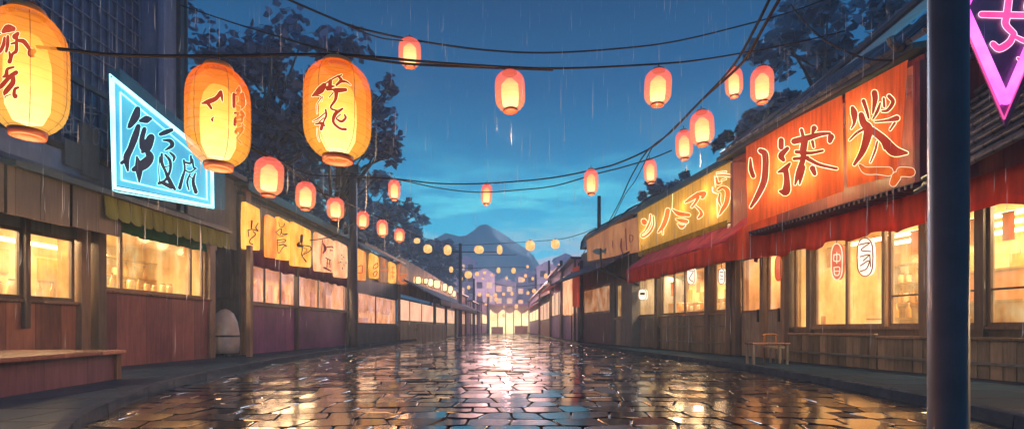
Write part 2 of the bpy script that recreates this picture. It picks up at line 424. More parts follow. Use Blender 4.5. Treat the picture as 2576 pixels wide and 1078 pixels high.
pe[0].position = .12; pe[0].color = (.90,.55,.60,1); pe[1].position = .22; pe[1].color = (.16,.92,1.0,1); t.links.new(sp.outputs[2], pk.inputs[0])
mx = wn('Mix', data_type='RGBA'); t.links.new(ml.outputs[0], mx.inputs[0]); t.links.new(rp.outputs[0], mx.inputs[6]); t.links.new(pk.outputs[0], mx.inputs[7])
bg = wn('Background'); bg.inputs[1].default_value = 1.0; t.links.new(mx.outputs[2], bg.inputs[0])
ow = wn('OutputWorld'); t.links.new(bg.outputs[0], ow.inputs[0])

sun = bpy.data.lights.new('sun', 'SUN'); sun.energy = .45; sun.angle = R(12); sun.color = (.7,.8,1)
so = bpy.data.objects.new('sun', sun); col.objects.link(so); so.rotation_euler = (R(-62), 0, R(-12)); so.location = (0, 60, 40)

# ------------------------------------------------------------------ ground, road, pavements
b = MB(); b.poly([(-400,-40,-.06),(400,-40,-.06),(400,600,-.06),(-400,600,-.06)])
b.build('ground', M['soil'])['kind'] = 'structure'
KL = [(-6,-2.2),(0,-2.4),(3.2,-3.2),(5.25,-4.45),(7.6,-5.45),(9.5,-5.98),(13.4,-6.6),(22.7,-7.2),(40,-7.5),(60,-6.9),(97,-5.6)]
KR = [(-6,2.85),(3.85,2.9),(4.0,3.1),(4.2,4.9),(5.3,5.12),(6.7,5.35),(10.4,5.65),(13,5.55),(18,4.95),(29,4.1),(40,4.1),(97,3.1)]
def interp(K, Y):
    for (a, x), (c_, x2) in zip(K, K[1:]):
        if Y <= c_: return x + (x2-x)*(Y-a)/(c_-a)
    return K[-1][1]
KLs = catmull(KL, 8); KRs = [p for p in KR[:5]] + catmull(KR[4:], 8)[1:]
b = MB(); b.poly([(-12,-6,-.03),(12,-6,-.03),(12,97,-.03),(-12,97,-.03)])
b.build('road_bed', M['wet_joint'])['kind'] = 'structure'
b = MB()
def rowy(i, x):
    y = 28*1.0125**i - 27
    return y + .07*math.sin(x*.45 + i*.05) + .035*math.sin(x*1.7 + i*.35) + .028*math.sin(x*4.1+i*1.3) + .02*math.sin(x*7.3+i*2.1)
NR = 119
for i in range(NR):
    yc = rowy(i, 0)
    if yc < 1.5: continue
    x = interp(KL, yc) - .3 + random.random()*.4; xe = interp(KR, yc) + .3
    far = yc > 45; skp = 0
    while x < xe:
        wdt = random.uniform(.28, .58) * (1 + max(0, yc-6)/50); x2 = x + wdt
        sk = random.uniform(-.05, .05)
        g_ = .012; e_ = .045
        yb0, yb1 = rowy(i, x) + g_, rowy(i, x2) + g_
        yt0, yt1 = rowy(i+1, x) - g_, rowy(i+1, x2) - g_
        xa, xb = x + g_, x2 - g_
        tl_ = random.gauss(0, .003); tk = random.gauss(0, .0035); zc = random.gauss(0, .0015)
        q = [(xa+e_-skp, yb0), (xb-e_-sk, yb1), (xb-sk, yb1+e_), (xb+sk, yt1-e_), (xb-e_+sk, yt1), (xa+e_+skp, yt0), (xa+skp, yt0-e_), (xa-skp, yb0+e_)]; skp = sk
        mx_, my_ = (xa+xb)/2, (yb0+yt1)/2
        top = []
        for (u, v) in q:
            u2 = mx_ + (u-mx_)*.965; v2 = my_ + (v-my_)*.96
            top.append((u2, v2, zc + (u-mx_)/wdt*tl_*2 + (v-my_)/.4*tk*2))
        low = [(u, v, zc-.005) for (u, v) in q]
        vs = top + low
        b.add(vs, [tuple(range(8))] + [(k, k+8, (k+1) % 8 + 8, (k+1) % 8) for k in range(8)])
        x = x2
o = b.build('road', M['wet_stone']); o['kind'] = 'structure'

def pavement(K, side, name):
    b = MB(); k = MB()
    inner = -.17 if side < 0 else .17
    for (a, x), (c_, x2) in zip(K, K[1:]):
        xo = -14 if side < 0 else 14
        b.poly([(x+inner, a, .10), (x2+inner, c_, .10), (xo, c_, .10), (xo, a, .10)])
    b.build(name, M['wet_slab'])['kind'] = 'structure'
    # kerb as separate stones with open joints
    L = []; 
    for (a, x), (c_, x2) in zip(K, K[1:]): L.append(Vector((x, a, 0)))
    L.append(Vector((K[-1][1], K[-1][0], 0)))
    pts = []; acc = 0
    for p0, p1 in zip(L, L[1:]):
        n = max(1, int((p1-p0).length/.25))
        for j in range(n): pts.append(p0.lerp(p1, j/n))
    pts.append(L[-1])
    for j, (p0, p1) in enumerate(zip(pts, pts[1:])):
        gap = .012 if j % 5 == 0 else 0
        d = (p1-p0).normalized(); p0 = p0 + d*gap
        k.hexa([(p0.x,p0.y,-.05),(p0.x+inner,p0.y,-.05),(p1.x+inner,p1.y,-.05),(p1.x,p1.y,-.05),
                (p0.x+inner*.12,p0.y,.125),(p0.x+inner,p0.y,.125),(p1.x+inner,p1.y,.125),(p1.x+inner*.12,p1.y,.125)])
    o = k.build('kerb' , M['kerb_stone']); o['kind'] = 'structure'
pavement(KLs, -1, 'pavement'); pavement(KRs, 1, 'pavement')

# ------------------------------------------------------------------ hills
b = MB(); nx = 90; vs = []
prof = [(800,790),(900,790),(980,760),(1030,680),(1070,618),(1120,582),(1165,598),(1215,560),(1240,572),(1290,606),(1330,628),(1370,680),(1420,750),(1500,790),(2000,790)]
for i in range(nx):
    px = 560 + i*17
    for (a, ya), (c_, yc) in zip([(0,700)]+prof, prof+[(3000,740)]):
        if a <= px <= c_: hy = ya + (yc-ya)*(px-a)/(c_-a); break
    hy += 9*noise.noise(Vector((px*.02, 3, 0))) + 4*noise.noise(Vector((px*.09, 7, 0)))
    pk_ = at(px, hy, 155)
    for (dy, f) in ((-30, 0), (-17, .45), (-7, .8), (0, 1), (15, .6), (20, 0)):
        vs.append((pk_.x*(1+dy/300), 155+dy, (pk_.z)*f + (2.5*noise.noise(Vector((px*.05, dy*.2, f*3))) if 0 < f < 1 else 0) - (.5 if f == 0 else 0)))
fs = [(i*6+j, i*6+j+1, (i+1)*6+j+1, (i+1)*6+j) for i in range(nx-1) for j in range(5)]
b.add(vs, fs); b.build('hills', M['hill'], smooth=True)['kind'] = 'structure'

# ------------------------------------------------------------------ lettering strokes
def ribbon(b, pts, mapf, grow=0, lift=0, k=5):
    """one brush stroke: pts (px, py, width) in the picture's pixels -> a ribbon on the sign's own plane"""
    P = catmull(pts, k); n = len(P)
    if n < 2: return
    # rounded ends
    def nrm(i):
        a = P[max(i-1,0)]; c_ = P[min(i+1,n-1)]; dx, dy = c_[0]-a[0], c_[1]-a[1]; L = math.hypot(dx, dy) or 1; return -dy/L, dx/L, dx/L, dy/L
    rows = []
    for i, p_ in enumerate(P):
        nx_, ny_, tx, ty = nrm(i); hw = max(.3, p_[2]/2) + grow
        if i == 0:
            for s_ in (1, .7): rows.append((p_[0]-tx*hw*s_*.9, p_[1]-ty*hw*s_*.9, nx_, ny_, hw*math.sqrt(max(.04, 1-s_*s_))))
        rows.append((p_[0], p_[1], nx_, ny_, hw))
        if i == n-1:
            for s_ in (.7, 1): rows.append((p_[0]+tx*hw*s_*.9, p_[1]+ty*hw*s_*.9, nx_, ny_, hw*math.sqrt(max(.04, 1-s_*s_))))
    vs = []
    for (x, y, nx_, ny_, hw) in rows:
        vs.append(mapf(x+nx_*hw, y+ny_*hw, lift)); vs.append(mapf(x-nx_*hw, y-ny_*hw, lift))
    b.add(vs, [(2*i, 2*i+1, 2*i+3, 2*i+2) for i in range(len(rows)-1)])
def conv(strokes, x0, y0, k, fat=1.0):
    S = .74884
    return [[((x0+x*k)*S, (y0+y*k)*S, w_*k*S*fat) for (x, y, w_) in s] for s in strokes]
def lettering(strokes, mapf, parent, fill, line=None, grow=1.6, base=.006, name='lettering', step=.0012):
    if line:
        b = MB()
        for i, s in enumerate(strokes): ribbon(b, s, mapf, grow, base + i*step*.5)
        b.build(name + '_outline', line, parent)
    b = MB()
    for i, s in enumerate(strokes): ribbon(b, s, mapf, 0, base + .03 + i*step)
    return b.build(name, fill, parent)

# ------------------------------------------------------------------ building parts
def window(r, Y0, Y1, z0, z1, d, parent, frame, pane, mull=(), trans=(), w_=.06, name='window'):
    b = MB()
    b.fbox(r, Y0, Y1, d-.03, d+.05, z0, z0+w_); b.fbox(r, Y0, Y1, d-.03, d+.05, z1-w_, z1)
    b.fbox(r, Y0, Y0+w_, d-.03, d+.05, z0+w_, z1-w_); b.fbox(r, Y1-w_, Y1, d-.03, d+.05, z0+w_, z1-w_)
    for y in mull: b.fbox(r, y-w_/2, y+w_/2, d-.028, d+.048, z0+w_, z1-w_)
    for z in trans: b.fbox(r, Y0+w_, Y1-w_, d-.02, d+.03, z-.02, z+.02)
    o = b.build(name, frame, parent)
    q = MB(); q.poly([r.P(Y0+w_,d,z0+w_), r.P(Y1-w_,d,z0+w_), r.P(Y1-w_,d,z1-w_), r.P(Y0+w_,d,z1-w_)]); q.build('pane', pane, o)
    return o
def room(r, Y0, Y1, depth, z0, z1, parent, m, power=60, tube=True, color=(1,.68,.34)):
    b = MB(); t_ = .1
    b.fbox(r, Y0, Y1, -depth-t_, -depth, z0, z1)
    b.fbox(r, Y0, Y0+t_, -depth, -.16, z0, z1); b.fbox(r, Y1-t_, Y1, -depth, -.16, z0, z1)
    b.fbox(r, Y0+t_, Y1-t_, -depth, -.16, z1, z1+t_); b.fbox(r, Y0+t_, Y1-t_, -depth, -.16, z0, z0+t_)
    b.build('interior_wall', m, parent)
    b = MB(); b.fbox(r, Y0+t_+.01, Y1-t_-.01, -depth+.005, -depth+.06, z0+t_, 1.75); b.build('wainscot', M['brown_vinyl'], parent)
    b = MB(); yy = Y0+.5; rr_ = random.Random(int(Y0*10))
    while yy < Y1-.6:
        w__ = rr_.uniform(.25,.7); b.fbox(r, yy, min(yy+w__, Y1-.3), -depth+.01, -depth+.05, rr_.uniform(2.0,2.3), rr_.uniform(2.6,2.95)); yy += w__+rr_.uniform(.25,.8)
    b.build('wall_notices', M['jar_amber'], parent)
    L = bpy.data.lights.new('room_lamp', 'AREA'); L.shape = 'RECTANGLE'; L.size = .5; L.size_y = (Y1-Y0)*.7; L.energy = power*(Y1-Y0)*2.0; L.color = color
    lo = bpy.data.objects.new('room_lamp', L); col.objects.link(lo); p_ = r.P((Y0+Y1)/2, -depth*.5, z1-.12); lo.location = p_; lo.rotation_euler = (0, R(12*r.side*-1), 0)
    if tube:
        b = MB(); b.fbox(r, Y0+(Y1-Y0)*.12, Y1-(Y1-Y0)*.12, -depth+.3, -depth+.42, z1-.42, z1-.34); b.build('lamp_tube', M['tube_warm'], parent)
def posts(r, ys, d, w_, z0, z1, parent, m, name='post'):
    for y in ys:
        b = MB(); b.fbox(r, y-w_/2, y+w_/2, d-w_/2, d+w_/2, z0, z1); b.build(name, m, parent, bevel=.008)
def valance(r, Y0, Y1, d, z0, z1, m, parent, wave=.05, step=.08, scal=.05, name='valance', period=.5, ph=0, slope=0):
    b = MB(); n = max(4, int(abs(Y1-Y0)/step)); vs = []
    for i in range(n+1):
        y = Y0 + (Y1-Y0)*i/n
        nn = noise.noise(Vector((y*1.3+ph, d, 3)))
        bot = z0 + scal*abs(math.sin(math.pi*(y+ph)/period)) + .04*nn
        for j in range(5):
            u = j/4; z = z1 + (bot-z1)*u
            vs.append(r.P(y, d + wave*(.15+u)*(math.sin(y*2*math.pi/(period*.55)+ph)+1.2*nn) + slope*u, z))
    fs = [(i*5+j, i*5+j+1, (i+1)*5+j+1, (i+1)*5+j) for i in range(n) for j in range(4)]
    b.add(vs, fs); return b.build(name, m, parent, smooth=True, solid=.012)
def sloped(r, Y0, Y1, d0, z0, d1, z1, m, parent, th=.05, name='awning', ripple=0, bevel=0):
    b = MB(); n = max(1, int(abs(Y1-Y0)/.12)) if ripple else 1; K = 4 if ripple else 1
    vs = []; fs = []
    for i in range(n+1):
        y = Y0 + (Y1-Y0)*i/n
        for j in range(K+1):
            u = j/K; sg = -.10*math.sin(math.pi*u)*ripple*3 + ripple*noise.noise(Vector((y*1.4, u*2, 1)))
            vs.append(r.P(y, d0+(d1-d0)*u, z0+(z1-z0)*u+sg))
    for i in range(n):
        for j in range(K): fs.append((i*(K+1)+j, i*(K+1)+j+1, (i+1)*(K+1)+j+1, (i+1)*(K+1)+j))
    b.add(vs, fs); return b.build(name, m, parent, smooth=bool(ripple), solid=th)
PZ = .1   # pavement level

# ================================================================== LEFT: first shop
Y0 = 5.0; YA = LF.Y(245); YB = LF.Y(520); YE = LF.Y(548)
shop = thing('corner_shop', 'dim blue-grey two-storey shop with lit windows, brown boards and barred upper window', 'building', LF.P(9, -1.5, PZ))
YH = LF.Y(450)
b = MB(); b.fbox(LF, Y0, YH, -.15, 0, 3.45, 4.9); b.fbox(LF, Y0, 9.3, -.15, 0, 4.9, 13); b.fbox(LF, LF.Y(412), YH, -.15, 0, 4.9, 13)
b.fbox(LF, 9.3, LF.Y(412), -.15, 0, 10.2, 13); b.fbox(LF, YH-.12, YH, -4, -.15, 3.45, 13); b.fbox(LF, Y0, YH-.12, -4.1, -4, 0, 13)
b.fbox(LF, 9.3, LF.Y(412), -.75, -.65, 4.9, 10.2)
b.build('upper_wall', M['house_blue'], shop)
b = MB(); b.fbox(LF, YH, LF.Y(596), -.15, 0, 3.6, 5.9); b.fbox(LF, LF.Y(596)-.12, LF.Y(596), -3, -.15, 2, 5.9); b.fbox(LF, YH, LF.Y(596), -3, .35, 5.9, 6.05); b.build('side_wing', M['house_grey'], shop)
b = MB(); b.fbox(LF, YH-.1, YH+.05, 0, .12, 3.6, 13)
for z in (4.75, 6.3, 10.3): b.fbox(LF, Y0, YH-.1, 0, .07, z, z+.12)
b.build('corner_trim', M['iron'], shop)
b = MB(); b.fbox(LF, 9.35, LF.Y(412)-.05, -.64, -.62, 4.95, 10.15); 
wf = b.build('upper_window', m_plain('night_glass', (.05,.09,.20), .25, coat=.6), shop)
b = MB(); yy = 9.4
while yy < LF.Y(412)-.05:
    b.fbox(LF, yy, yy+.035, -.6, -.56, 4.95, 10.15); yy += .24
for z in [4.95+.42*i for i in range(13)]: b.fbox(LF, 9.35, LF.Y(412)-.05, -.56, -.53, z, z+.03)
b.build('window_bars', m_plain('bar_paint', (.10,.14,.24), .5), wf)
b = MB(); b.tube([LF.P(YH+.12, .12, z) for z in (3.7, 6, 9, 13)], .045, 8); b.build('drain_pipe', M['iron'], shop)
# ground floor
b = MB()
b.fbox(LF, Y0, YA-.25, -.1, 0, PZ, 1.5); b.build('lower_panel', M['wood_board'], shop)
b = MB(); b.fbox(LF, Y0, YA-.25, -.02, .09, 1.5, 1.57); b.build('sill', M['wood_post'], shop, bevel=.01)
b = MB(); b.fbox(LF, Y0, YA, -.1, .02, 2.93, 3.45); b.build('header_board', M['fascia_grey'], shop)
ym = LF.Y(58)
window(LF, Y0, ym-.05, 1.57, 2.93, 0, shop, M['wood_dark'], M['pane_cream'], (7.3,), (), .07)
window(LF, ym+.02, YA-.62, 1.57, 2.93, 0, shop, M['wood_dark'], M['pane_cream'], (), (), .07)
posts(LF, [YA-.42], .02, .22, PZ, 3.45, shop, M['wood_post']); posts(LF, [YA-.08], .1, .2, PZ, 3.6, shop, M['wood_dark'])
posts(LF, [ym-.02], .08, .1, 1.0, 4.2, shop, M['wood_dark'])
b = MB(); b.fbox(LF, YA+.05, YB-.1, -.02, .12, PZ, 1.82); b.build('counter_panel', M['wood_purple'], shop)
b = MB(); b.fbox(LF, YA+.02, YB-.05, -.04, .2, 1.82, 1.88); b.build('counter_ledge', M['bench_top'], shop, bevel=.012)
window(LF, YA+.05, YB-.2, 1.88, 3.45, -.02, shop, M['wood_post'], M['pane_yellow'], (LF.Y(302), LF.Y(478)), (), .08)
b = MB(); b.fbox(LF, YA, YE, -.1, -.02, 3.45, 3.6); b.build('lintel', M['wood_dark'], shop)
posts(LF, [YB+.02], .05, .26, PZ, 3.5, shop, M['wood_post']); posts(LF, [YE], 1.0, .14, PZ, 3.6, shop, M['wood_post'])
room(LF, Y0, YB, 2.4, PZ, 3.4, shop, M['cream'], 26)
# awning
sloped(LF, LF.Y(30, 1.65), LF.Y(575, 1.65), .05, 4.25, 1.65, 3.62, M['awning_teal'], shop, .09)
b = MB(); b.fbox(LF, LF.Y(30,1.65), LF.Y(575,1.65), 1.62, 1.72, 3.58, 3.68); b.build('awning_edge', M['awning_teal'], shop)
for q in range(14):
    ya = LF.Y(262, 1.6) + q*.305
    if ya > LF.Y(560, 1.6): break
    b = MB(); x0_, x1_ = ya, ya+.285; sag = .03*random.random()
    b.add([LF.P(x0_,1.6,3.6), LF.P(x1_,1.6,3.6), LF.P(x1_,1.63+sag,3.22), LF.P(x1_-.06,1.65,3.14), LF.P(x0_+.06,1.65+sag,3.13), LF.P(x0_,1.63,3.2)], [(0,1,2,3,4,5)])
    b.build('awning_flap', M['valance_green'], shop, solid=.015)
valance(LF, LF.Y(250,1.4), LF.Y(520,1.4), 1.35, 2.98, 3.45, M['band_green'], shop, .03, .1, .02, 'green_band')
for q in range(9):
    ya = 6.2 + q*.56
    if ya > LF.Y(250,1.5): break
    b = MB(); b.fbox(LF, ya, ya+.53, 1.5+.02*(q % 2), 1.56+.02*(q % 2), 2.82+.04*random.random(), 3.6); b.build('hanging_board', M['board_dark'], shop)
# small raised wall sign
ws = thing('wall_sign', 'unlit grey sign with raised characters on the dark wall between big lantern and cyan sign', 'sign', LF.pix(210, 330, .02))
b = MB(); b.fbox(LF, LF.Y(165,.1), LF.Y(206,.1), .02, .09, 4.45, 5.0); b.fbox(LF, LF.Y(206,.1)+.03, LF.Y(252,.1), .02, .09, 4.35, 5.5); b.build('backing', M['house_grey'], ws)
mapw = lambda x, y, l: LF.pix(x, y, .10+l)
st = conv([[(345,550,8),(330,600,8),(335,655,8),(365,655,8),(368,600,8),(345,550,8)],[(340,600,6),(365,600,6)],[(340,625,6),(365,625,6)],
  [(430,540,8),(480,545,8)],[(425,565,8),(490,575,8)],[(455,525,8),(455,640,8)],[(435,590,6),(445,615,6)],[(475,590,6),(468,615,6)],[(470,650,8),(495,650,8),(495,720,8),(472,718,8),(470,650,8)],[(310,665,8),(395,665,8)]], 0, 0, .6677)
m_dull = m_plain('dull_letters', (.16,.18,.25), .5)
lettering(st, mapw, ws, m_dull)
# cyan sign
dS = 1.1
cs = thing('cyan_sign', 'glowing cyan trapezoid sign with navy brush characters over the green awning', 'sign', LF.pix(400, 500, dS))
def quadP(px4, d): return [LF.pix(x, y, d) for x, y in px4]
outer = [(268,170),(541,398),(541,528),(280,487)]
b = MB(); ps = quadP(outer, dS-.3); off = LF.P(0,.3,0)-LF.P(0,0,0); b.prism(ps, off); b.build('case', M['frame_cyan'], cs, bevel=.02)
inn = [(286,204),(528,404),(530,513),(292,466)]
b = MB(); b.poly([LF.pix(x, y, dS+.012) for x, y in inn]); b.build('face', M['sign_cyan'], cs)
def loop(px4, d, r_, m, parent, name, row=LF):
    b = MB(); P = [row.pix(x, y, d) for x, y in px4]
    for i in range(len(P)): b.tube([P[i], P[(i+1) % len(P)]], r_, 8)
    return b.build(name, m, parent, smooth=True)
loop([(283,197),(532,401),(534,518),(288,472)], dS+.03, .035, M['tube_cyan'], cs, 'neon_tube')
loop([(303,232),(519,413),(521,502),(306,452)], dS+.03, .014, M['tube_cyan'], cs, 'neon_tube')
loop([(276,186),(536,396),(538,524),(284,480)], dS+.01, .012, M['tube_cyan'], cs, 'neon_tube')
G_CY = [[(220,315,35),(205,370,50),(165,435,30),(150,448,10)],[(240,400,20),(285,390,45),(315,385,20)],[(225,440,30),(200,520,42),(170,600,38),(140,670,40),(150,760,14)],[(150,670,20),(105,705,22)],
 [(270,460,28),(252,530,32),(262,590,48)],[(318,520,46),(285,590,60),(255,625,20)],[(292,622,30),(308,668,52),(260,720,60),(190,752,26)],[(215,660,12),(230,740,46),(232,845,10)],
 [(385,498,22),(425,482,30),(468,466,22)],[(405,540,10),(455,545,24),(470,578,26),(422,612,10)],[(455,630,12),(485,660,18),(480,690,10)],[(395,640,14),(395,700,20),(420,760,16),(450,830,24),(490,895,16)],
 [(420,645,12),(455,690,18),(455,760,16),(420,830,16),(375,852,20)],[(380,660,7),(374,760,7),(380,845,7)],[(410,735,7),(445,728,7)],[(400,848,20),(465,878,28)],
 [(555,685,14),(562,750,12),(545,810,18),(525,885,22)],[(562,700,12),(605,705,14),(606,655,14)],[(618,680,12),(626,735,12),(644,745,10)],[(560,755,8),(600,772,10),(638,748,9)],[(600,785,10),(580,840,14),(592,900,9)],[(638,780,10),(622,840,20),(642,915,24)],[(600,802,7),(632,832,7)],[(575,725,6),(605,722,6)]]
lettering(conv(G_CY, 360, 220, .464, 1.25), lambda x, y, l: LF.pix(x, y, dS+.012+l), cs, M['ink_navy'], M['tube_cyan'], 1.3)
b = MB(); b.tube([LF.pix(300, 300, .0), LF.pix(300,300,dS-.28)], .04); b.tube([LF.pix(500, 450, .0), LF.pix(500,450,dS-.28)], .04); b.build('bracket', M['iron'], cs)

# shelves and goods in the first shop
def shelf_unit(r, Y0, Y1, d, zs, label, depth=.35, h=None):
    t_ = thing('shelf_unit', label, 'shelves', r.P((Y0+Y1)/2, d, PZ+.1), 'shelf units inside the shops')
    for z in zs:
        b = MB(); b.fbox(r, Y0, Y1, d-depth/2, d+depth/2, z-.025, z); b.build('shelf', M['shelf'], t_)
    for yq in (Y0-.05, Y1): MB().fbox(r, yq, yq+.05, d-depth/2, d+depth/2, PZ+.1, h or zs[-1]+.5).build('side_panel', M['shelf'], t_)
    return t_
def make_jar(m, kind):
    o = thing('bottle', 'x', 'bottle', (0,0,0), 'bottles and jars behind the shop windows')
    if kind == 0: pr = [(.05,0),(.055,.02),(.055,.17),(.03,.23),(.02,.26),(.02,.32)]
    else: pr = [(.06,0),(.075,.03),(.08,.14),(.07,.2),(.05,.22)]
    MB().lathe(pr, n=10).build('glass_body', m, o, smooth=True)
    MB().lathe([(.025 if kind == 0 else .055, .32 if kind == 0 else .22), (.025 if kind == 0 else .055, .35 if kind == 0 else .25)], n=10).build('stopper', M['cap'], o)
    return o
jarA, jarB = make_jar(M['jar_amber'], 0), make_jar(M['jar_pale'], 1)
used_j = [False, False]
def jars(r, Y0, Y1, d, z, n, label):
    for i in range(n):
        k = random.choice((0, 0, 1)); src = (jarA, jarB)[k]
        if used_j[k]: o = copy_tree(src)
        else: o = src; used_j[k] = True
        y = Y0 + (Y1-Y0)*(i+.5)/n + random.uniform(-.02,.02)
        o.location = r.P(y, d, z); s_ = random.uniform(.8, 1.25); o.scale = (s_, s_, s_); o['label'] = label
        for c_ in o.children: pass
shelf_unit(LF, LF.Y(330), LF.Y(478,-1.2)-.3, -1.6, [1.95, 2.45, 2.95], 'wooden shelves of bottles behind the counter window of the green-awning shop', h=3.3)
jars(LF, LF.Y(330)+.2, LF.Y(478,-1.2)-.5, -1.6, 1.95, 11, 'bottle on the lower shelf behind the counter window')
jars(LF, LF.Y(330)+.2, LF.Y(478,-1.2)-.5, -1.6, 2.45, 9, 'bottle on the upper shelf behind the counter window')
shelf_unit(LF, 7.4, 10.6, -2.0, [1.7, 2.5, 2.9], 'wooden shelves behind the leftmost shop windows', h=3.2)
jars(LF, 7.6, 10.4, -2.0, 1.7, 9, 'bottle on a shelf behind the leftmost shop windows')
jars(LF, 7.6, 10.4, -2.0, 2.5, 7, 'jar on the high shelf behind the leftmost shop windows')

for (a_, b_, z_, n_, lb) in ((7.3, 8.7, 1.66, 4, 'jar on the sill of the leftmost window'), (9.1, 10.7, 1.66, 6, 'jar on the sill of the shop window left of the brown posts')):
    jars(LF, a_, b_, -.3, z_, n_, lb)
    MB().fbox(LF, a_-.1, b_+.1, -.45, -.15, z_-.04, z_).build('sill_board', M['shelf'], shop)
jars(LF, 12.0, 14.2, -.35, 1.99, 8, 'bottle on the sill of the counter window under the green awning'); MB().fbox(LF, 11.8, 14.4, -.5, -.15, 1.95, 1.99).build('sill_board', M['shelf'], shop)
# bench
be_ = thing('bench', 'long low wooden platform bench on the left pavement', 'bench', LF.P(9, 1.6, PZ))
zt = .62
ye = 8.9
b = MB(); b.hexa([(-12,3.4,zt-.07),(-6.05,3.4,zt-.07),(-6.9,ye,zt-.07),(-9.4,ye,zt-.07),(-12,3.4,zt),(-6.05,3.4,zt),(-6.9,ye,zt),(-9.4,ye,zt)]); b.build('bench_top', M['bench_top'], be_, bevel=.015)
b = MB(); b.hexa([(-12,3.4,PZ),(-6.2,3.4,PZ),(-7.03,ye-.1,PZ),(-9.4,ye-.1,PZ),(-12,3.4,zt-.07),(-6.2,3.4,zt-.07),(-7.03,ye-.1,zt-.07),(-9.4,ye-.1,zt-.07)]); b.build('front_panel', M['bench_side'], be_)
b = MB(); b.box((-7.08,ye-.12,PZ),(-6.98,ye-.02,zt-.07)); b.build('leg', M['wood_post'], be_)

# white cart in the gap
ct = thing('food_cart', 'rounded white covered cart in the gap beside the green-awning shop', 'cart', LF.P(16.3, .2, PZ))
c0 = at(566, 880, 16.2)
b = MB(); b.lathe([(.40,.1),(.43,.4),(.42,.75),(.37,1.1),(.26,1.38),(.12,1.5),(.02,1.53)], (c0.x,c0.y,PZ), 28); b.build('body', M['cart_white'], ct, smooth=True)
b = MB(); b.lathe([(.425,.62),(.44,.65),(.425,.68)], (c0.x,c0.y,PZ), 28, False); b.build('trim', M['iron'], ct)
for q in (-.22, .22): MB().lathe([(.09,0),(.09,.1)], (c0.x+q,c0.y-q,PZ), 12).build('wheel', M['iron'], ct)

# ================================================================== LEFT: second shop with lantern-like panels
Ya, Yb = LF.Y(602), LF.Y(872)
s2 = thing('panel_shop', 'long grey shop with yellow lettered panels over a pink-lit window band', 'building', LF.P((Ya+Yb)/2, -1.5, PZ))
b = MB(); b.fbox(LF, Ya, Yb, -.15, .05, 3.8, 5.75); b.fbox(LF, Ya-.15, Ya, -3, .1, PZ, 5.75); b.build('upper_wall', M['fascia_grey'], s2)
b = MB(); b.fbox(LF, Ya-.3, Yb+.2, -3, .5, 5.75, 5.87); b.fbox(LF, Ya-.3, Yb+.2, .42, .5, 5.6, 5.75); b.fbox(LF, Ya-.2, Yb+.2, .05, .2, 5.45, 5.58); b.build('roof', M['roof_flat'], s2)
b = MB(); b.fbox(LF, Ya, Yb, -.1, 0, PZ, 1.82); b.build('lower_panel', M['wood_violet'], s2)
b = MB(); b.fbox(LF, Ya, Yb, -.05, .12, 1.82, 1.9); b.build('sill', M['wood_post'], s2)
posts(LF, [Ya+.1], .12, .3, PZ, 5.7, s2, M['wood_post']); posts(LF, [LF.Y(624), LF.Y(742), LF.Y(868)], .08, .14, PZ, 3.85, s2, M['wood_dark'])
window(LF, Ya+.3, LF.Y(742), 1.9, 3.4, -.02, s2, M['wood_dark'], M['pane_pink'], (LF.Y(665),LF.Y(705)), (), .06)
window(LF, LF.Y(742)+.1, Yb-.15, 1.9, 3.4, -.02, s2, M['wood_dark'], M['pane_pink'], (LF.Y(800),), (), .06)
valance(LF, Ya+.2, Yb-.1, .1, 3.15, 3.85, M['curtain_plum'], s2, .03, .12, .05, 'curtain', .9)
room(LF, Ya, Yb, 2.2, PZ, 3.6, s2, M['cream'], 18, False)
for q in range(9):
    y = Ya + .8 + q*(Yb-Ya-1.4)/9
    b = MB(); n_ = 6; w_ = random.uniform(.35, .6); h_ = random.uniform(.7, 1.05)
    b.poly([LF.P(y+w_*math.sin(math.pi*t_/n_-math.pi/2)*.5*(1 if t_ not in (0,n_) else 1), -.35, 1.95+h_*math.cos(math.pi*t_/n_-math.pi/2)) for t_ in range(n_+1)] if q % 2 else
           [LF.P(y-w_/2,-.35,1.95), LF.P(y+w_/2,-.35,1.95), LF.P(y+w_/2,-.35,1.95+h_), LF.P(y-w_/2,-.35,1.95+h_)])
    o = b.build('hanging_cloth', M['cloth_white'] if q % 3 else M['orange_vinyl'], None, LF.P(y,-.35,1.95), solid=.02)
    tag(o, 'cloth hanging behind the pink-lit window band of the panel shop', 'cloth', 'cloths in the pink-lit window band')
# lettered panels
def panel(row, x0, x1, y0, y1, d, m, strokes, label, tilt=0, th=.12, ink=None, line=None, name='panel_sign', grp='lettered light panels on the left row'):
    """x0..x1, y0..y1 in crop pixels"""
    S, kx = .74884, .2969
    X0, X1 = (800+x0*kx)*S, (800+x1*kx)*S; T, B = (660+y0*kx)*S, (660+y1*kx)*S
    dy = (X1-X0)*tilt
    t_ = thing(name, label, 'sign', row.pix((X0+X1)/2, B, d), grp)
    crn = [(X0,T-dy/2),(X1,T+dy/2),(X1,B+dy*.1),(X0,B-dy*.1)]
    c2 = [(X0+1.2,T-dy/2+2),(X0+3,T-dy/2-1.5),(X1-3,T+dy/2-2),(X1-.8,T+dy/2+3),(X1,(T+B)/2),(X1-1,B+dy*.1-3),(X1-3,B+dy*.1),(X0+3,B-dy*.1),(X0+.8,B-dy*.1-3),(X0-.3,(T+B)/2)]
    b = MB(); b.prism([row.pix(x, y, d) for x, y in c2], row.P(0,-th,0)-row.P(0,0,0)); b.build('light_box', m, t_)
    if strokes: lettering(conv(strokes, 800, 660, kx), lambda x, y, l: row.pix(x, y, d+.002+l), t_, ink or M['ink_dark'], line, .8)
    return t_
pd = .28
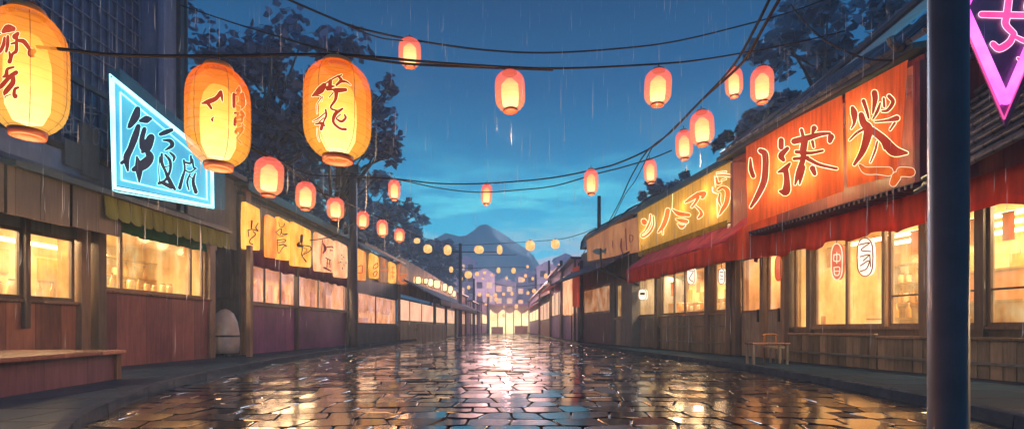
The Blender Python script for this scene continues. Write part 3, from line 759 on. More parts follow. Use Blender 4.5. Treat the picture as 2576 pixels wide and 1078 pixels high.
panel(LF, 70,250,105,600,pd,M['panel_yellow'], [[(155,275,22),(150,355,16)],[(225,300,10),(200,350,14),(225,385,14)],[(110,380,11),(160,370,11),(225,390,11)],[(112,380,11),(120,450,11)],[(170,390,11),(195,430,13),(140,480,12),(130,520,11),(165,540,13)]], 'yellow lettered panel nearest the camera, beside the thick corner post', .45)
panel(LF, 328,438,235,690,pd,M['panel_orange'], None, 'plain orange panel, second from the corner post', .45)
panel(LF, 446,588,265,715,pd+.02,M['panel_yellow'], [[(460,285,7),(475,340,7),(515,335,9),(525,300,9)],[(425,400,9),(490,360,11),(470,440,9),(425,400,9)],[(490,380,9),(500,420,9),(560,420,9),(470,455,9)],[(445,490,11),(530,485,11),(525,510,11),(450,520,9)],[(445,485,9),(445,580,9),(460,640,9),(510,570,9),(550,555,11)],[(460,550,13),(510,540,15),(550,555,9)]], 'yellow panel with stacked looping characters right of the plain orange panel', .45)
panel(LF, 608,828,340,790,pd,M['panel_yellow'], [[(720,440,32),(715,510,32)],[(690,520,22),(680,550,36),(730,560,22)],[(720,520,15),(725,600,12),(720,660,10),(770,735,15)],[(740,550,10),(815,565,12),(815,610,10),(725,660,10)],[(735,575,7),(780,600,7),(740,640,6)]], 'wide yellow panel with one large hooked character', .45)
panel(LF, 876,1082,455,850,pd,M['panel_peach'], [[(955,490,11),(940,640,7),(935,760,6)],[(965,530,16),(985,590,34),(960,640,14)],[(1005,570,14),(1060,565,13),(1075,580,11)],[(1040,605,11),(1070,610,11)],[(990,690,11),(1050,720,10)],[(1010,700,10),(1005,800,10)],[(1035,720,10),(1040,800,10)],[(970,800,22),(1050,840,15)],[(1000,750,7),(1040,760,7)]], 'peach panel with boxy red character left of the round-ended one', .45, ink=M['ink_red'])
panel(LF, 1096,1240,535,915,pd,M['panel_peach'], [[(1165,655,8),(1178,665,8)],[(1190,680,9),(1198,690,9)],[(1155,735,9),(1168,745,9)],[(1136,742,8),(1144,750,8)],[(1178,800,9),(1182,820,9)],[(1218,740,8),(1222,752,8)],[(1195,765,8),(1202,775,8)],[(1170,700,8),(1180,706,8)]], 'peach panel speckled with small marks, left of the utility pole', .45)
# utility pole near
def util_pole(px, Y, ytop, r_, label, arms=(), name='utility_pole', base=None):
    X = (px-CX)/F*Y; zt_ = H+(HY-ytop)/F*Y
    o = thing(name, label, 'pole', (X,Y,base if base is not None else PZ))
    b = MB(); b.lathe([(r_*1.15,0),(r_,.3),(r_*.85,zt_-(base if base is not None else PZ))], (X,Y,base if base is not None else PZ), 14); b.build('shaft', M['pole_paint'], o, smooth=True)
    for (za, w_, off) in arms:
        b = MB(); b.box((X-w_/2+off, Y-r_-.07, za-.05),(X+w_/2+off, Y-r_-.002, za+.05)); b.build('crossarm', M['iron'], o)
    return o
Yp = 24.5
p1 = util_pole(889, Yp, 418, .21, 'dark square-shouldered utility pole between the panel shop and the shop beyond')
zt_ = H+(HY-418)/F*Yp; Xp = (889-CX)/F*Yp
b = MB(); b.box((Xp-.27,Yp-.2,zt_-.35),(Xp+.3,Yp+.2,zt_+.02)); b.build('transformer', M['iron'], p1)
b = MB(); b.box((Xp-.42,Yp-.15,H+(HY-590)/F*Yp),(Xp-.22,Yp+.15,H+(HY-560)/F*Yp)); b.build('junction_box', M['iron'], p1)

# ================================================================== LEFT: third shop
Ya, Yb = LF.Y(896), LF.Y(1000)
s3 = thing('shuttered_shop', 'grey shop beyond the utility pole with pale cloth behind its window', 'building', LF.P((Ya+Yb)/2, -1.5, PZ))
b = MB(); b.fbox(LF, Ya, Yb, -.15, .05, 3.1, 5.7); b.fbox(LF, Ya-.15, Ya, -3, .05, PZ, 5.7); b.build('upper_wall', M['fascia_grey'], s3)
sloped(LF, Ya-.3, Yb+.2, -1.5, 6.6, .6, 5.75, M['roof_flat'], s3, .14, 'roof')
b = MB(); b.fbox(LF, Ya, Yb, -.1, 0, PZ, 1.25); b.build('lower_panel', M['house_grey'], s3)
window(LF, Ya+.2, Yb-.4, 1.25, 3.1, -.02, s3, M['iron'], M['pane_pink'], (LF.Y(945),), (), .08)
posts(LF, [Yb-.1], .15, .16, PZ, 4.6, s3, M['wood_post'])
room(LF, Ya, Yb, 2.2, PZ, 3.6, s3, M['cream'], 14, False)
valance(LF, Ya+.3, Yb-.6, -.3, 1.9, 3.05, M['cloth_white'], s3, .12, .15, .25, 'curtain', 1.3)
panel(LF, 1346,1450,612,945,pd,M['panel_orange'], [[(1355,790,9),(1405,782,11),(1402,862,11)],[(1360,862,11),(1402,862,9)]], 'orange panel directly right of the utility pole', .4, ink=M['glyph_maroon'])
panel(LF, 1496,1595,665,925,pd,M['panel_yellow'], [[(1575,750,9),(1535,780,9),(1535,815,9),(1580,790,9),(1575,750,9)],[(1560,840,9),(1530,870,9),(1545,905,9),(1575,860,9),(1560,840,9)]], 'yellow panel with a figure-eight mark right of the utility pole', .4, ink=M['glyph_maroon'])
panel(LF, 1605,1700,705,968,pd,M['panel_dim'], [[(1612,825,6),(1690,832,6)],[(1650,720,10),(1652,790,10)]], 'dim orange panel beyond the figure-eight panel', .4, ink=M['glyph_orange'])
panel(LF, 1712,1790,755,978,pd,M['panel_yellow'], [[(1735,800,9),(1765,800,9)],[(1750,790,8),(1750,930,8)],[(1730,850,8),(1772,860,8)],[(1735,900,8),(1765,905,8)]], 'small bright yellow panel with a ladder-like character', .4, ink=M['glyph_orange'])
panel(LF, 1806,1925,790,992,pd,M['panel_dim'], [[(1835,760,8),(1815,850,8),(1820,940,8)],[(1840,900,8),(1890,905,8),(1885,970,8),(1840,965,8),(1840,900,8)],[(1820,865,6),(1915,880,6)]], 'last dim panel before the curved orange frontage', .4, ink=M['glyph_orange'])

# ================================================================== LEFT: fourth shop, orange frontage with tags
Ya, Yb = LF.Y(1002), LF.Y(1146)
s4 = thing('tagged_shop', 'peach frontage hung with white tags above a long dark awning', 'building', LF.P((Ya+Yb)/2, -1.5, PZ))
b = MB()
nseg = 16
for i in range(nseg):
    ya, yb = Ya+(Yb-Ya)*i/nseg, Ya+(Yb-Ya)*(i+1)/nseg
    f0, f1 = i/nseg, (i+1)/nseg
    b.hexa([LF.P(ya,-.1,3.6), LF.P(ya,.15,3.6), LF.P(yb,.15,3.6), LF.P(yb,-.1,3.6), LF.P(ya,-.1,6.3-.5*f0*f0), LF.P(ya,.15,6.3-.5*f0*f0), LF.P(yb,.15,6.3-.5*f1*f1), LF.P(yb,-.1,6.3-.5*f1*f1)])
b.build('frontage', M['fascia_orange'], s4)
sloped(LF, Ya+.5, Yb-2, .15, 4.7, 3.0, 3.2, M['awning_navy'], s4, .1)
valance(LF, Ya+.5, Yb-2, 3.0, 2.7, 3.2, M['awning_navy'], s4, .03, .4, .05, 'valance', 1.5)
posts(LF, [Ya+.5, LF.Y(1045), LF.Y(1078), LF.Y(1112), Yb-1.5], 2.6, .2, PZ, 3.2, s4, M['wood_dark'])
window(LF, Ya+.3, Yb-.5, 1.5, 3.3, 0, s4, M['wood_dark'], M['lit_peach'], (LF.Y(1030),LF.Y(1060),LF.Y(1090),LF.Y(1120)), (), .12)
b = MB(); b.fbox(LF, Ya, Yb, -.1, 0, PZ, 1.5); b.build('lower_panel', M['wood_grey'], s4)
for i, (px, py, w_, h_) in enumerate([(1052,704,16,20),(1071,706,12,15),(1083,710,14,20),(1099,714,18,22),(1119,722,13,20),(1133,728,13,20),(1142,738,10,16)]):
    Y = LF.Y(px, .3); o = thing('round_tag', 'rounded white tag on the peach frontage, ' + ('largest, above the awning start', 'narrow one in the front half', 'upright one at mid-front', 'square bright one in the middle', 'tilted one past the middle', 'second from the far end', 'farthest one')[i], 'tag', LF.pix(px, py, .3), 'white tags on the peach frontage')
    P_ = [(px+w_/2*math.copysign(abs(math.cos(a))**.6, math.cos(a)), py+h_/2*math.copysign(abs(math.sin(a))**.6, math.sin(a))) for a in [2*math.pi*k/14 for k in range(14)]]
    MB().prism([LF.pix(x, y, .28) for x, y in P_], LF.P(0,-.1,0)-LF.P(0,0,0)).build('light_box', M['lit_cream'], o)
    loop([(x, y) for x, y in P_], .3, .05, M['fascia_orange'], o, 'rim')
# picket fence in front
fe = thing('picket_fence', 'low brown board fence under the dark awning on the left', 'fence', LF.P(48, 3.2, PZ))
b = MB(); y = LF.Y(1050,3.2)
while y < LF.Y(1122,3.2): b.fbox(LF, y, y+.3, 3.15, 3.2, PZ, 1.25+.05*random.random()); y += .34
b.build('boards', M['wood_plank'], fe)
b = MB(); b.fbox(LF, LF.Y(1050,3.2), LF.Y(1122,3.2), 3.1, 3.15, .9, 1.0); b.build('rail', M['wood_dark'], fe)

# ================================================================== far stalls both sides
def far_stall(row, Ya, Yb, zr, wall, lit, label, z0=1.2, z1=3.0, aw=None, d=0, cloth=None):
    t_ = thing('street_stall', label, 'stall', row.P((Ya+Yb)/2, -1+d, PZ), 'small stalls at the far end of the street')
    b = MB(); b.fbox(row, Ya, Yb, d-.1, d, PZ, z0); b.fbox(row, Ya, Yb, d-.1, d, z1, zr); b.fbox(row, Ya-.1, Ya, d-3, d, PZ, zr); b.build('wall', wall, t_)
    b = MB(); b.fbox(row, Ya-.3, Yb+.1, d-3, d+.5, zr, zr+.15); b.build('roof', M['roof_flat'], t_)
    window(row, Ya, Yb, z0, z1, d-.03, t_, M['wood_dark'], lit, [Ya+(Yb-Ya)*k/3 for k in (1,2)], (), .12)
    posts(row, [Ya+.1, Yb-.1], d+.15, .18, PZ, zr, t_, M['wood_post'])
    if aw: sloped(row, Ya, Yb, d+.02, z1+.7, d+1.3, z1+.1, aw, t_, .06)
    if cloth: valance(row, Ya+.2, Yb-.2, d+.1, z1-.6, z1+.1, cloth, t_, .04, .3, .1, 'cloth', 1.0)
    return t_
far_stall(LF, 67, 74, 5.6, M['far_peach'], M['lit_peach'], 'low peach-lit stall on the left just past the peach frontage', 1.5, 3.6, M['awning_red'], cloth=M['cloth_white'])
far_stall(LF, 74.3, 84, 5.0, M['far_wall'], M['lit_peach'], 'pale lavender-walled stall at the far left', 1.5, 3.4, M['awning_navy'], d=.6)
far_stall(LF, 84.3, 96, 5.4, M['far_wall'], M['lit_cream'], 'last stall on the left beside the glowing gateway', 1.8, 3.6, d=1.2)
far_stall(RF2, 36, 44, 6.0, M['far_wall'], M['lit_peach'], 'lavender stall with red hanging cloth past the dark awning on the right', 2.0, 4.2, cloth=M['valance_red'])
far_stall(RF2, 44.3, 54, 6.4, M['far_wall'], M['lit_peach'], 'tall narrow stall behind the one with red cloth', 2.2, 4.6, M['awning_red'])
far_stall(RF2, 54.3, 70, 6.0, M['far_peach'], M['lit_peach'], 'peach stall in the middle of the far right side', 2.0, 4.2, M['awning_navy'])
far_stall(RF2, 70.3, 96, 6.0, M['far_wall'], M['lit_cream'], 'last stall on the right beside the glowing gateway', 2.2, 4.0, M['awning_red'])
# hanging red banner on the first of them
for i, (xa, xb, ya, yb, m_, lb) in enumerate([(1416,1438,690,790,'panel_peach','pale upright banner left of the red one, far right side'),(1440,1456,668,770,'sign_red','red and orange upright banner by the dark-awning shop')]):
    o = thing('street_banner', lb, 'banner', RF2.pix((xa+xb)/2, yb, .5), 'upright banners on the far right')
    MB().prism([RF2.pix(xa,ya+6,.5), RF2.pix(xb,ya,.5), RF2.pix(xb,yb+2,.5), RF2.pix(xa,yb,.5)], (.05,0,0)).build('cloth', M[m_], o)
    b = MB(); b.tube([RF2.pix(xb,ya-8,.45), RF2.P(RF2.Y(xb,.45), .45, PZ)], .05); b.build('rod', M['iron'], o)
# gateway at the end
gt = thing('gateway', 'glowing cream gateway hall closing the far end of the street', 'building', (-.5, 98, 0))
gx0, gx1 = (1232-CX)/F*97, (1332-CX)/F*97
gtop = H+(HY-772)/F*97
b = MB(); b.box((gx0,97.6,0),(gx1,97.8,gtop-.5)); b.build('lit_opening', M['lit_cream'], gt)
b = MB(); b.box((gx0-.5,96.8,0),(gx0,98,gtop+.3)); b.build('pillar', M['far_wall'], gt)
b = MB(); b.box((gx1,96.8,0),(gx1+.5,98,gtop+.3)); b.build('pillar', M['far_wall'], gt)
b = MB(); b.box((gx0-2,96.7,gtop+.3),(gx1+2,98.4,gtop+.7)); b.build('lintel', M['far_wall'], gt)
b = MB(); vs = []; n = 40
for i in range(n+1):
    x = gx0+(gx1-gx0)*i/n; sag = .9*abs(math.sin(math.pi*i/n*3))
    vs += [(x,97.2,gtop+.3),(x,97.1,gtop-.3-sag)]
b.add(vs, [(2*i,2*i+1,2*i+3,2*i+2) for i in range(n)]); b.build('drape', M['cloth_white'], gt, solid=.03)
b = MB()
for k in range(1, 5): x = gx0+(gx1-gx0)*k/5; b.box((x-.09,97.35,0),(x+.09,97.5,gtop-.2))
b.build('post', M['far_peach'], gt)
MB().box((gx0+.3,97.3,0),(gx0+2.6,97.34,1.3)).build('counter', M['far_peach'], gt); MB().box((gx1-2.9,97.3,0),(gx1-.3,97.34,1.5)).build('counter', M['far_peach'], gt)
for sx, x0_, x1_, zz in ((-1, gx0-9, gx0-.6, 5.2), (1, gx1+.6, gx1+9, 5.6)):
    o = thing('end_house', ('pale house left of the gateway' if sx < 0 else 'pale house right of the gateway') + ' at the end of the street', 'building', ((x0_+x1_)/2, 99, 0))
    MB().box((x0_,98,0),(x1_,103,zz)).build('wall', M['far_peach'], o)
    MB().box((x0_-.3,97.6,zz),(x1_+.3,103,zz+.25)).build('roof', M['roof_flat'], o)
    for k in range(3):
        xa = x0_+.8+k*2.7; MB().box((xa,97.9,1.6),(xa+1.9,97.99,3.5)).build('window', M['lit_peach'], o)

M['town_wall'] = m_stucco('town_wall', (.36,.33,.46), (.46,.42,.55), .8)  # pale lavender of the far mist put into the wall colour
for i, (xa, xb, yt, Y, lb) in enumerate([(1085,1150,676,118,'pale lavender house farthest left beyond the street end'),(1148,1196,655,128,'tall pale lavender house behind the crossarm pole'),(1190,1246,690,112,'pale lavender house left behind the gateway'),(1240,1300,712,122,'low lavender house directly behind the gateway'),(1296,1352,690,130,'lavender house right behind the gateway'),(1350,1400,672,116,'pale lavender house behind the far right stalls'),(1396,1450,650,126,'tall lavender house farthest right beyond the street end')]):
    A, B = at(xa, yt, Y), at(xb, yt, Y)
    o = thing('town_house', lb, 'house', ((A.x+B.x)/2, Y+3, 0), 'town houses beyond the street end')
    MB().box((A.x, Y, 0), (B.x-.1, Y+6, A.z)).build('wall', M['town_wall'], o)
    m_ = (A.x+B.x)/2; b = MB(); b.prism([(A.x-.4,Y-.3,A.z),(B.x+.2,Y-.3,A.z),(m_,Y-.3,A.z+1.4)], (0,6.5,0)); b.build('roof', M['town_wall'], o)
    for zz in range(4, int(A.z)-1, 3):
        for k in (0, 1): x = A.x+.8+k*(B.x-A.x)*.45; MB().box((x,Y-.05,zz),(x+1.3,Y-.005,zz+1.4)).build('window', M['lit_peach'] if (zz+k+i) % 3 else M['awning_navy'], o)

# ================================================================== RIGHT: big red-sign restaurant
r1 = thing('restaurant', 'big restaurant with red lit fascia, red valance and bright windows on the right', 'building', RF.P(10, -1.5, PZ))
Yn, Yf = 4.5, 15.3
b = MB(); b.fbox(RF, Yn, Yf, -.15, 0, 3.3, 6.2); b.fbox(RF, 9.4, Yf, .05, 1.05, 6.08, 6.2); b.fbox(RF, 9.42, 9.55, 0, 1.12, 3.78, 6.08); b.fbox(RF, Yf-.13, Yf, 0, 1.12, 3.78, 6.08); b.build('upper_wall', M['fascia_red'], r1)
b = MB()
b.fbox(RF, 9.3, Yf+.3, -.3, 1.38, 6.5, 6.62, 6.22, 6.34); b.build('eave', M['roof_flat'], r1)
yy = 9.55
b = MB()
while yy < Yf-.1:
    b.fbox(RF, yy, yy+.05, .62, 1.12, 3.70, 3.78); yy += .13
b.fbox(RF, 9.5, Yf, .6, 1.13, 3.775, 3.80)
yy = Yn
b.build('ribbed_soffit', M['soffit'], r1)
# ridge roof
b = MB()
def ridge_profile(Y, dd):
    return [RF.P(Y, 1.45, 6.35+dd), RF.P(Y, .9, 6.8+dd), RF.P(Y, -1.2, 8.2+dd), RF.P(Y, -4, 9.6+dd)]
n = 34; vs = []
for i in range(n+1):
    Y = Yn + (Yf-Yn)*i/n
    for p_ in ridge_profile(Y, 0): vs.append(p_)
b.add(vs, [(i*4+j, i*4+j+1, (i+1)*4+j+1, (i+1)*4+j) for i in range(n) for j in range(3)])
rf = b.build('roof', M['roof_tile'], r1, solid=.08)
b = MB(); Y = Yn
while Y < Yf:
    b.tube([p_ + Vector((0,0,.05)) for p_ in ridge_profile(Y, 0)], .045, 6); Y += .3
b.build('tile_ribs', M['roof_tile'], rf)
b = MB(); b.tube([RF.P(9.45, 1.5, 6.33), RF.P(9.45,1.0,6.85), RF.P(9.45,-.2,7.65), RF.P(9.45,-1.5,8.5)], .1, 8); b.tube([RF.P(9.45,1.5,6.33),RF.P(9.45,1.62,6.42),RF.P(9.45,1.66,6.52)], .07, 8); b.build('gable_ridge', M['roof_flat'], rf)
# ground floor
w_ = .07
Yw0 = RF.Y(2050); 
b = MB(); b.fbox(RF, Yn, RF.Y(1990), -.1, .02, PZ, .98); b.build('lower_panel', M['wood_dark'], r1)
b = MB(); b.fbox(RF, Yn, RF.Y(1990), -.05, .1, .98, 1.04); b.build('sill', M['wood_post'], r1)
edges = [Yn, RF.Y(2470)-1.2, RF.Y(2480), RF.Y(2330), RF.Y(2235), Yw0]
for a, c_ in zip(edges, edges[1:]):
    window(RF, a+.05, c_-.05, 1.04, 3.45, 0, r1, M['wood_post'], M['pane_cream'], ((a+c_)/2,) if c_-a > 1.6 else (), (1.72,) if a < RF.Y(2240) else (), .07)
window(RF, Yw0+.15, RF.Y(2000)-.05, .9, 3.45, 0, r1, M['wood_post'], M['pane_cream'], (), (), .07)
posts(RF, [RF.Y(2478), RF.Y(2336), Yw0+.08, RF.Y(1990)], .05, .16, PZ, 3.6, r1, M['wood_dark'])
posts(RF, [RF.Y(1978), RF.Y(1925)], .05, .15, PZ, 3.6, r1, M['wood_post']); posts(RF, [RF.Y(1860)], .1, .2, PZ, 3.6, r1, M['wood_dark'])
# glazed doors
for k, (xa, xb) in enumerate(((1868,1920),(1932,1974))):
    ya, yb = RF.Y(xb)+.02, RF.Y(xa)-.02
    dr = window(RF, ya, yb, 1.5, 3.3, 0, r1, M['wood_post'], M['pane_orange'], (), (), .08, 'door')
    b = MB(); b.fbox(RF, ya, yb, -.05, .03, PZ, 1.5); b.build('door_panel', M['wood_grey'], dr)
    b = MB(); b.fbox(RF, ya+.1, ya+.14, .05, .1, 1.2, 1.6); b.build('handle', M['iron'], dr)
valance(RF, Yn, Yf-.2, .6, 2.98, 3.72, M['valance_red'], r1, .06, .06, .13, 'valance', 1.15)
valance(RF, Yf-.2, Yf+1.2, .5, 3.15, 3.7, M['valance_red'], r1, .04, .07, .04, 'valance', 1.3)
room(RF, Yn, 14.2, 3.2, PZ, 3.6, r1, M['cream'], 34)
room(RF, 14.3, Yf+1.2, 2.2, PZ, 3.6, r1, M['cream'], 22, False)
for q in range(2):
    b = MB(); b.fbox(RF, Yn+.5, 13.6, -1.2-q, -1.1-q, 3.25, 3.33); b.build('lamp_tube', M['tube_warm'], r1)
# near curved canopy roof beyond the pole
b = MB()
for j in range(9):
    ps = []
    for i in range(13):
        u = i/12; ps.append(RF.P(9.2-u*4.4, .3+j*.14+.5*u*u, 5.9-j*.23+.9*(1-u)**2*(-.6)+.1*u))
    b.tube(ps, .05, 6)
b.build('canopy_ribs', M['roof_tile'], r1, smooth=True)
b = MB(); vs = []
for i in range(13):
    u = i/12
    for j in range(9): vs.append(RF.P(9.2-u*4.4, .26+j*.14+.5*u*u, 5.88-j*.23+.9*(1-u)**2*(-.6)+.1*u))
b.add(vs, [(i*9+j, i*9+j+1, (i+1)*9+j+1, (i+1)*9+j) for i in range(12) for j in range(8)]); b.build('canopy', M['roof_tile'], r1, smooth=True, solid=.03)
# red banners
def banner(x_t0, y_t0, x_t1, y_t1, x_b1, y_b1, x_b0, y_b0, d, m, label, name='shop_banner', cat='sign', row=RF, grp=None, nx=16, ny=8):
    o = thing(name, label, cat, row.pix((x_b0+x_b1)/2, (y_b0+y_b1)/2, d), grp)
    b = MB(); vs = []
    for i in range(nx+1):
        u = i/nx
        for j in range(ny+1):
            v = j/ny
            x = (x_t0+(x_t1-x_t0)*u)*(1-v)+(x_b0+(x_b1-x_b0)*u)*v; y = (y_t0+(y_t1-y_t0)*u)*(1-v)+(y_b0+(y_b1-y_b0)*u)*v
            vs.append(row.pix(x, y, d + .015*math.sin(u*23)*v))
    b.add(vs, [(i*(ny+1)+j, i*(ny+1)+j+1, (i+1)*(ny+1)+j+1, (i+1)*(ny+1)+j) for i in range(nx) for j in range(ny)])
    b.build('cloth', m, o, smooth=True); return o
dB = 1.24
bn1 = banner(1876,362,2119,238,2123,480,1881,566,dB,M['sign_red'],'wide red lit banner with two glowing brush characters, nearer the yellow sign')
bn2 = banner(2126,235,2284,150,2262,438,2132,472,dB,M['sign_red'],'red lit banner with one big glowing character at the restaurant corner')
G_R1 = [[(105,650,14),(110,740,30),(130,800,30)],[(190,580,34),(230,610,44),(235,720,44),(220,850,44),(160,980,34),(108,1065,18)],
 [(370,490,38),(370,550,38)],[(425,560,28),(370,620,42),(390,660,28)],[(345,765,14),(400,740,38),(445,690,18)],[(410,750,38),(420,840,42),(410,930,58),(362,930,22)],
 [(545,400,24),(560,460,24)],[(655,385,40),(640,430,18)],[(480,500,42),(580,475,42),(700,440,30),(790,430,18)],[(800,460,46),(790,500,30)],
 [(575,480,48),(560,580,48),(560,650,38),(520,770,38),(490,870,14)],[(500,590,26),(620,600,22),(730,580,18)],[(480,650,22),(600,640,26)],[(640,500,22),(650,550,18)],
 [(600,650,28),(700,700,22),(850,735,18)],[(560,720,34),(540,800,32),(530,870,10)],[(640,730,40),(660,780,28)]]
G_R2 = [[(985,210,28),(1000,260,46),(1000,340,22),(975,390,10)],[(1080,150,28),(1110,240,22),(1125,300,14)],[(1175,80,42),(1180,140,38),(1160,260,12)],[(1225,170,14),(1200,240,22),(1160,310,10)],
 [(1300,110,28),(1335,160,28),(1290,230,22),(1240,240,14)],[(1255,130,18),(1260,200,18)],[(1060,270,40),(1080,340,52),(1120,390,66),(1110,470,58),(1070,590,42),(1000,700,20)],
 [(1090,390,18),(1020,430,18),(960,490,12)],[(1150,400,46),(1250,480,56),(1340,580,74),(1455,600,20)],[(1180,330,12),(1280,320,18),(1370,300,40)],[(1350,340,18),(1310,400,14)],
 [(1200,500,12),(1180,580,16),(1140,680,10)],[(1240,510,12),(1260,570,8)]]
G_R3 = [[(1050,705,24),(1100,750,56),(1200,752,60),(1300,760,76)],[(1400,760,80),(1490,765,76)],[(1365,800,80),(1335,860,60)]]
mR = lambda x, y, l: RF.pix(x, y, dB+.03+l)
lettering(conv(G_R1, 2480, 280, .3895, 1.25), mR, bn1, M['glyph_red'], M['glyph_line'], 1.9)
lettering(conv(G_R2, 2480, 280, .3895, 1.25), mR, bn2, M['glyph_red'], M['glyph_line'], 1.9)
lettering(conv(G_R3, 2480, 280, .3895), mR, bn2, M['glyph_maroon'], M['glyph_line_soft'], 1.5, name='underline', base=.05)
sign_lamps(RF, [(1912,470),(1990,410),(2045,390),(2060,445),(1985,470),(2190,300),(2215,375),(2170,390)], dB-.32, 19, (1,.8,.32))
# low board fence before the restaurant
def board_fence(row, Ya, Yb, d, z1, label, rails=(.35,), bw=.2):
    t_ = thing('board_fence', label, 'fence', row.P((Ya+Yb)/2, d, PZ))
    b = MB(); y = Ya; 
    while y < Yb-.02: b.fbox(row, y, min(y+bw-.015, Yb), d-.03, d+random.uniform(-.004,.004), PZ, z1-.04); y += bw
    b.build('boards', M['wood_plank2'], t_)
    b = MB(); b.fbox(row, Ya, Yb, d-.06, d+.05, z1-.04, z1+.02); b.build('top_rail', M['wood_post'], t_, bevel=.008)
    for z in rails:
        b = MB(); b.fbox(row, Ya-.05, Yb, d+.012, d+.06, z, z+.05); b.build('rail', M['rail'], t_)
    return t_
M['wood_plank2'] = m_wood('wood_plank2', (.09,.075,.055), (.2,.15,.10), .2, .45, .0)
M['rail'] = m_plain('rail', (.14,.15,.14), .4, coat=.3)
ys = RF.Y(2205,.5)
board_fence(RF, ys+.02, RF.Y(1985,.5), .5, .86, 'low plank fence under the big restaurant window, nearer the doors')
board_fence(RF, 4.6, ys-.02, .5, .82, 'low plank fence running behind the thick pole')
# objects in the restaurant
def booth(Ya, Yb, d, z0, h, m, label):
    o = thing('booth_seat', label, 'bench seat', RF.P((Ya+Yb)/2, d, PZ+.1), 'upholstered booths in the restaurant')
    n_ = max(2, int((Yb-Ya)/.6))
    for k in range(n_):
        b = MB(); a = Ya+(Yb-Ya)*k/n_; c_ = Ya+(Yb-Ya)*(k+1)/n_-.03; b.fbox(RF, a, c_, d-.12, d+.06, z0, z0+h); b.build('back_cushion', m, o, bevel=.04)
    b = MB(); b.fbox(RF, Ya, Yb, d-.1, d+.5, PZ+.1, z0-.02); b.build('seat_base', M['brown_vinyl'], o)
    b = MB(); b.fbox(RF, Ya, Yb, d-.15, d+.1, z0+h, z0+h+.04); b.build('top_rail', M['shelf'], o)
booth(9.5, 12.2, -1.9, 1.5, .75, M['orange_vinyl'], 'orange upholstered booth along the back of the restaurant')
booth(9.3, 11.9, -.8, 1.02, .5, M['brown_vinyl'], 'brown low booth just inside the restaurant window')
booth(5.2, 8.6, -1.3, 1.1, .6, M['brown_vinyl'], 'brown booth behind the thick pole inside the restaurant')
booth(14.6, 16.2, -1.2, 1.1, 1.1, M['orange_vinyl'], 'orange booth behind the restaurant doors')
shelf_unit(RF, 12.5, 14.0, -2.7, [1.7, 2.25, 2.75], 'wooden shelves of jars deep inside the restaurant near the doors', h=3.1)
jars(RF, 12.6, 13.9, -2.7, 1.7, 7, 'jar on the restaurant shelves near the doors'); jars(RF, 12.6, 13.9, -2.7, 2.25, 6, 'jar on the restaurant shelves near the doors')
shelf_unit(RF, 5.6, 8.4, -2.2, [1.95, 2.5], 'wooden shelves behind the brown booth past the thick pole', h=2.9)
jars(RF, 5.8, 8.2, -2.2, 1.95, 9, 'jar on the shelves behind the brown booth past the thick pole')
for i in range(9):
    Y_ = 9.0 + i*.62; o = thing('menu_strip', 'narrow paper menu strip hanging high inside the restaurant', 'paper strip', RF.P(Y_, -.9, 2.75), 'paper menu strips inside the restaurant')
    MB().fbox(RF, Y_, Y_+.2, -.92, -.91, 2.72-.12*(i % 3 == 0), 3.25).build('paper', M[('cloth_white','valance_red','panel_dim')[i % 3]], o)
    MB().fbox(RF, Y_-.02, Y_+.22, -.94, -.89, 3.25, 3.28).build('rod', M['wood_dark'], o)
for i in range(6):
    Y_ = 17.4 + i*1.1; o = thing('menu_strip', 'paper menu strip hanging inside the yellow-sign shop', 'paper strip', RF.P(Y_, -.9, 2.7), 'paper menu strips inside the yellow-sign shop')
    MB().fbox(RF, Y_, Y_+.3, -.92, -.91, 2.5, 3.1).build('paper', M[('panel_dim','cloth_white','valance_red')[i % 3]], o)
    MB().fbox(RF, Y_-.02, Y_+.32, -.94, -.89, 3.1, 3.13).build('rod', M['wood_dark'], o)
for (Y_, h_) in ((9.7,1.9),(10.9,1.9),(12.0,1.85)):
    q = RF.P(Y_, -1.35, PZ+.1); o = thing('dining_table', 'small square dining table inside the restaurant, ' + {9.7:'nearest the thick pole',10.9:'in the middle',12.0:'nearest the candle'}[Y_], 'table', q, 'tables inside the restaurant')
    MB().fbox(RF, Y_-.35, Y_+.35, -1.6, -1.1, 1.0, 1.05).build('tabletop', M['shelf'], o); MB().lathe([(.2,0),(.06,.05),(.05,.8)], q, 10).build('pedestal', M['wood_dark'], o)
for (a_, b_, z_, n_, lb, pr_) in ((10.1, 11.9, 1.24, 6, 'bottle on the sill of the big restaurant window', r1), (5.4, 8.3, 1.24, 8, 'bottle on the sill of the window past the thick pole', r1)):
    jars(RF, a_, b_, -.35, z_, n_, lb); MB().fbox(RF, a_-.1, b_+.1, -.5, -.15, z_-.04, z_).build('sill_board', M['shelf'], pr_)
cn = thing('candle_stand', 'tall orange candle on a stand inside the restaurant window', 'candle', RF.P(RF.Y(2065,-.8), -.8, PZ+.1))
q = RF.P(RF.Y(2065,-.8), -.8, 0)
MB().lathe([(.13,.1),(.13,1.25)], (q.x,q.y,PZ), 12).build('stand', M['brown_vinyl'], cn); MB().lathe([(.09,1.26),(.09,1.75)], (q.x,q.y,PZ), 12).build('wax', M['orange_vinyl'], cn)
MB().lathe([(.01,1.76),(.04,1.83),(.03,1.93),(.004,2.05)], (q.x,q.y,PZ), 10).build('flame', M['tube_warm'], cn)
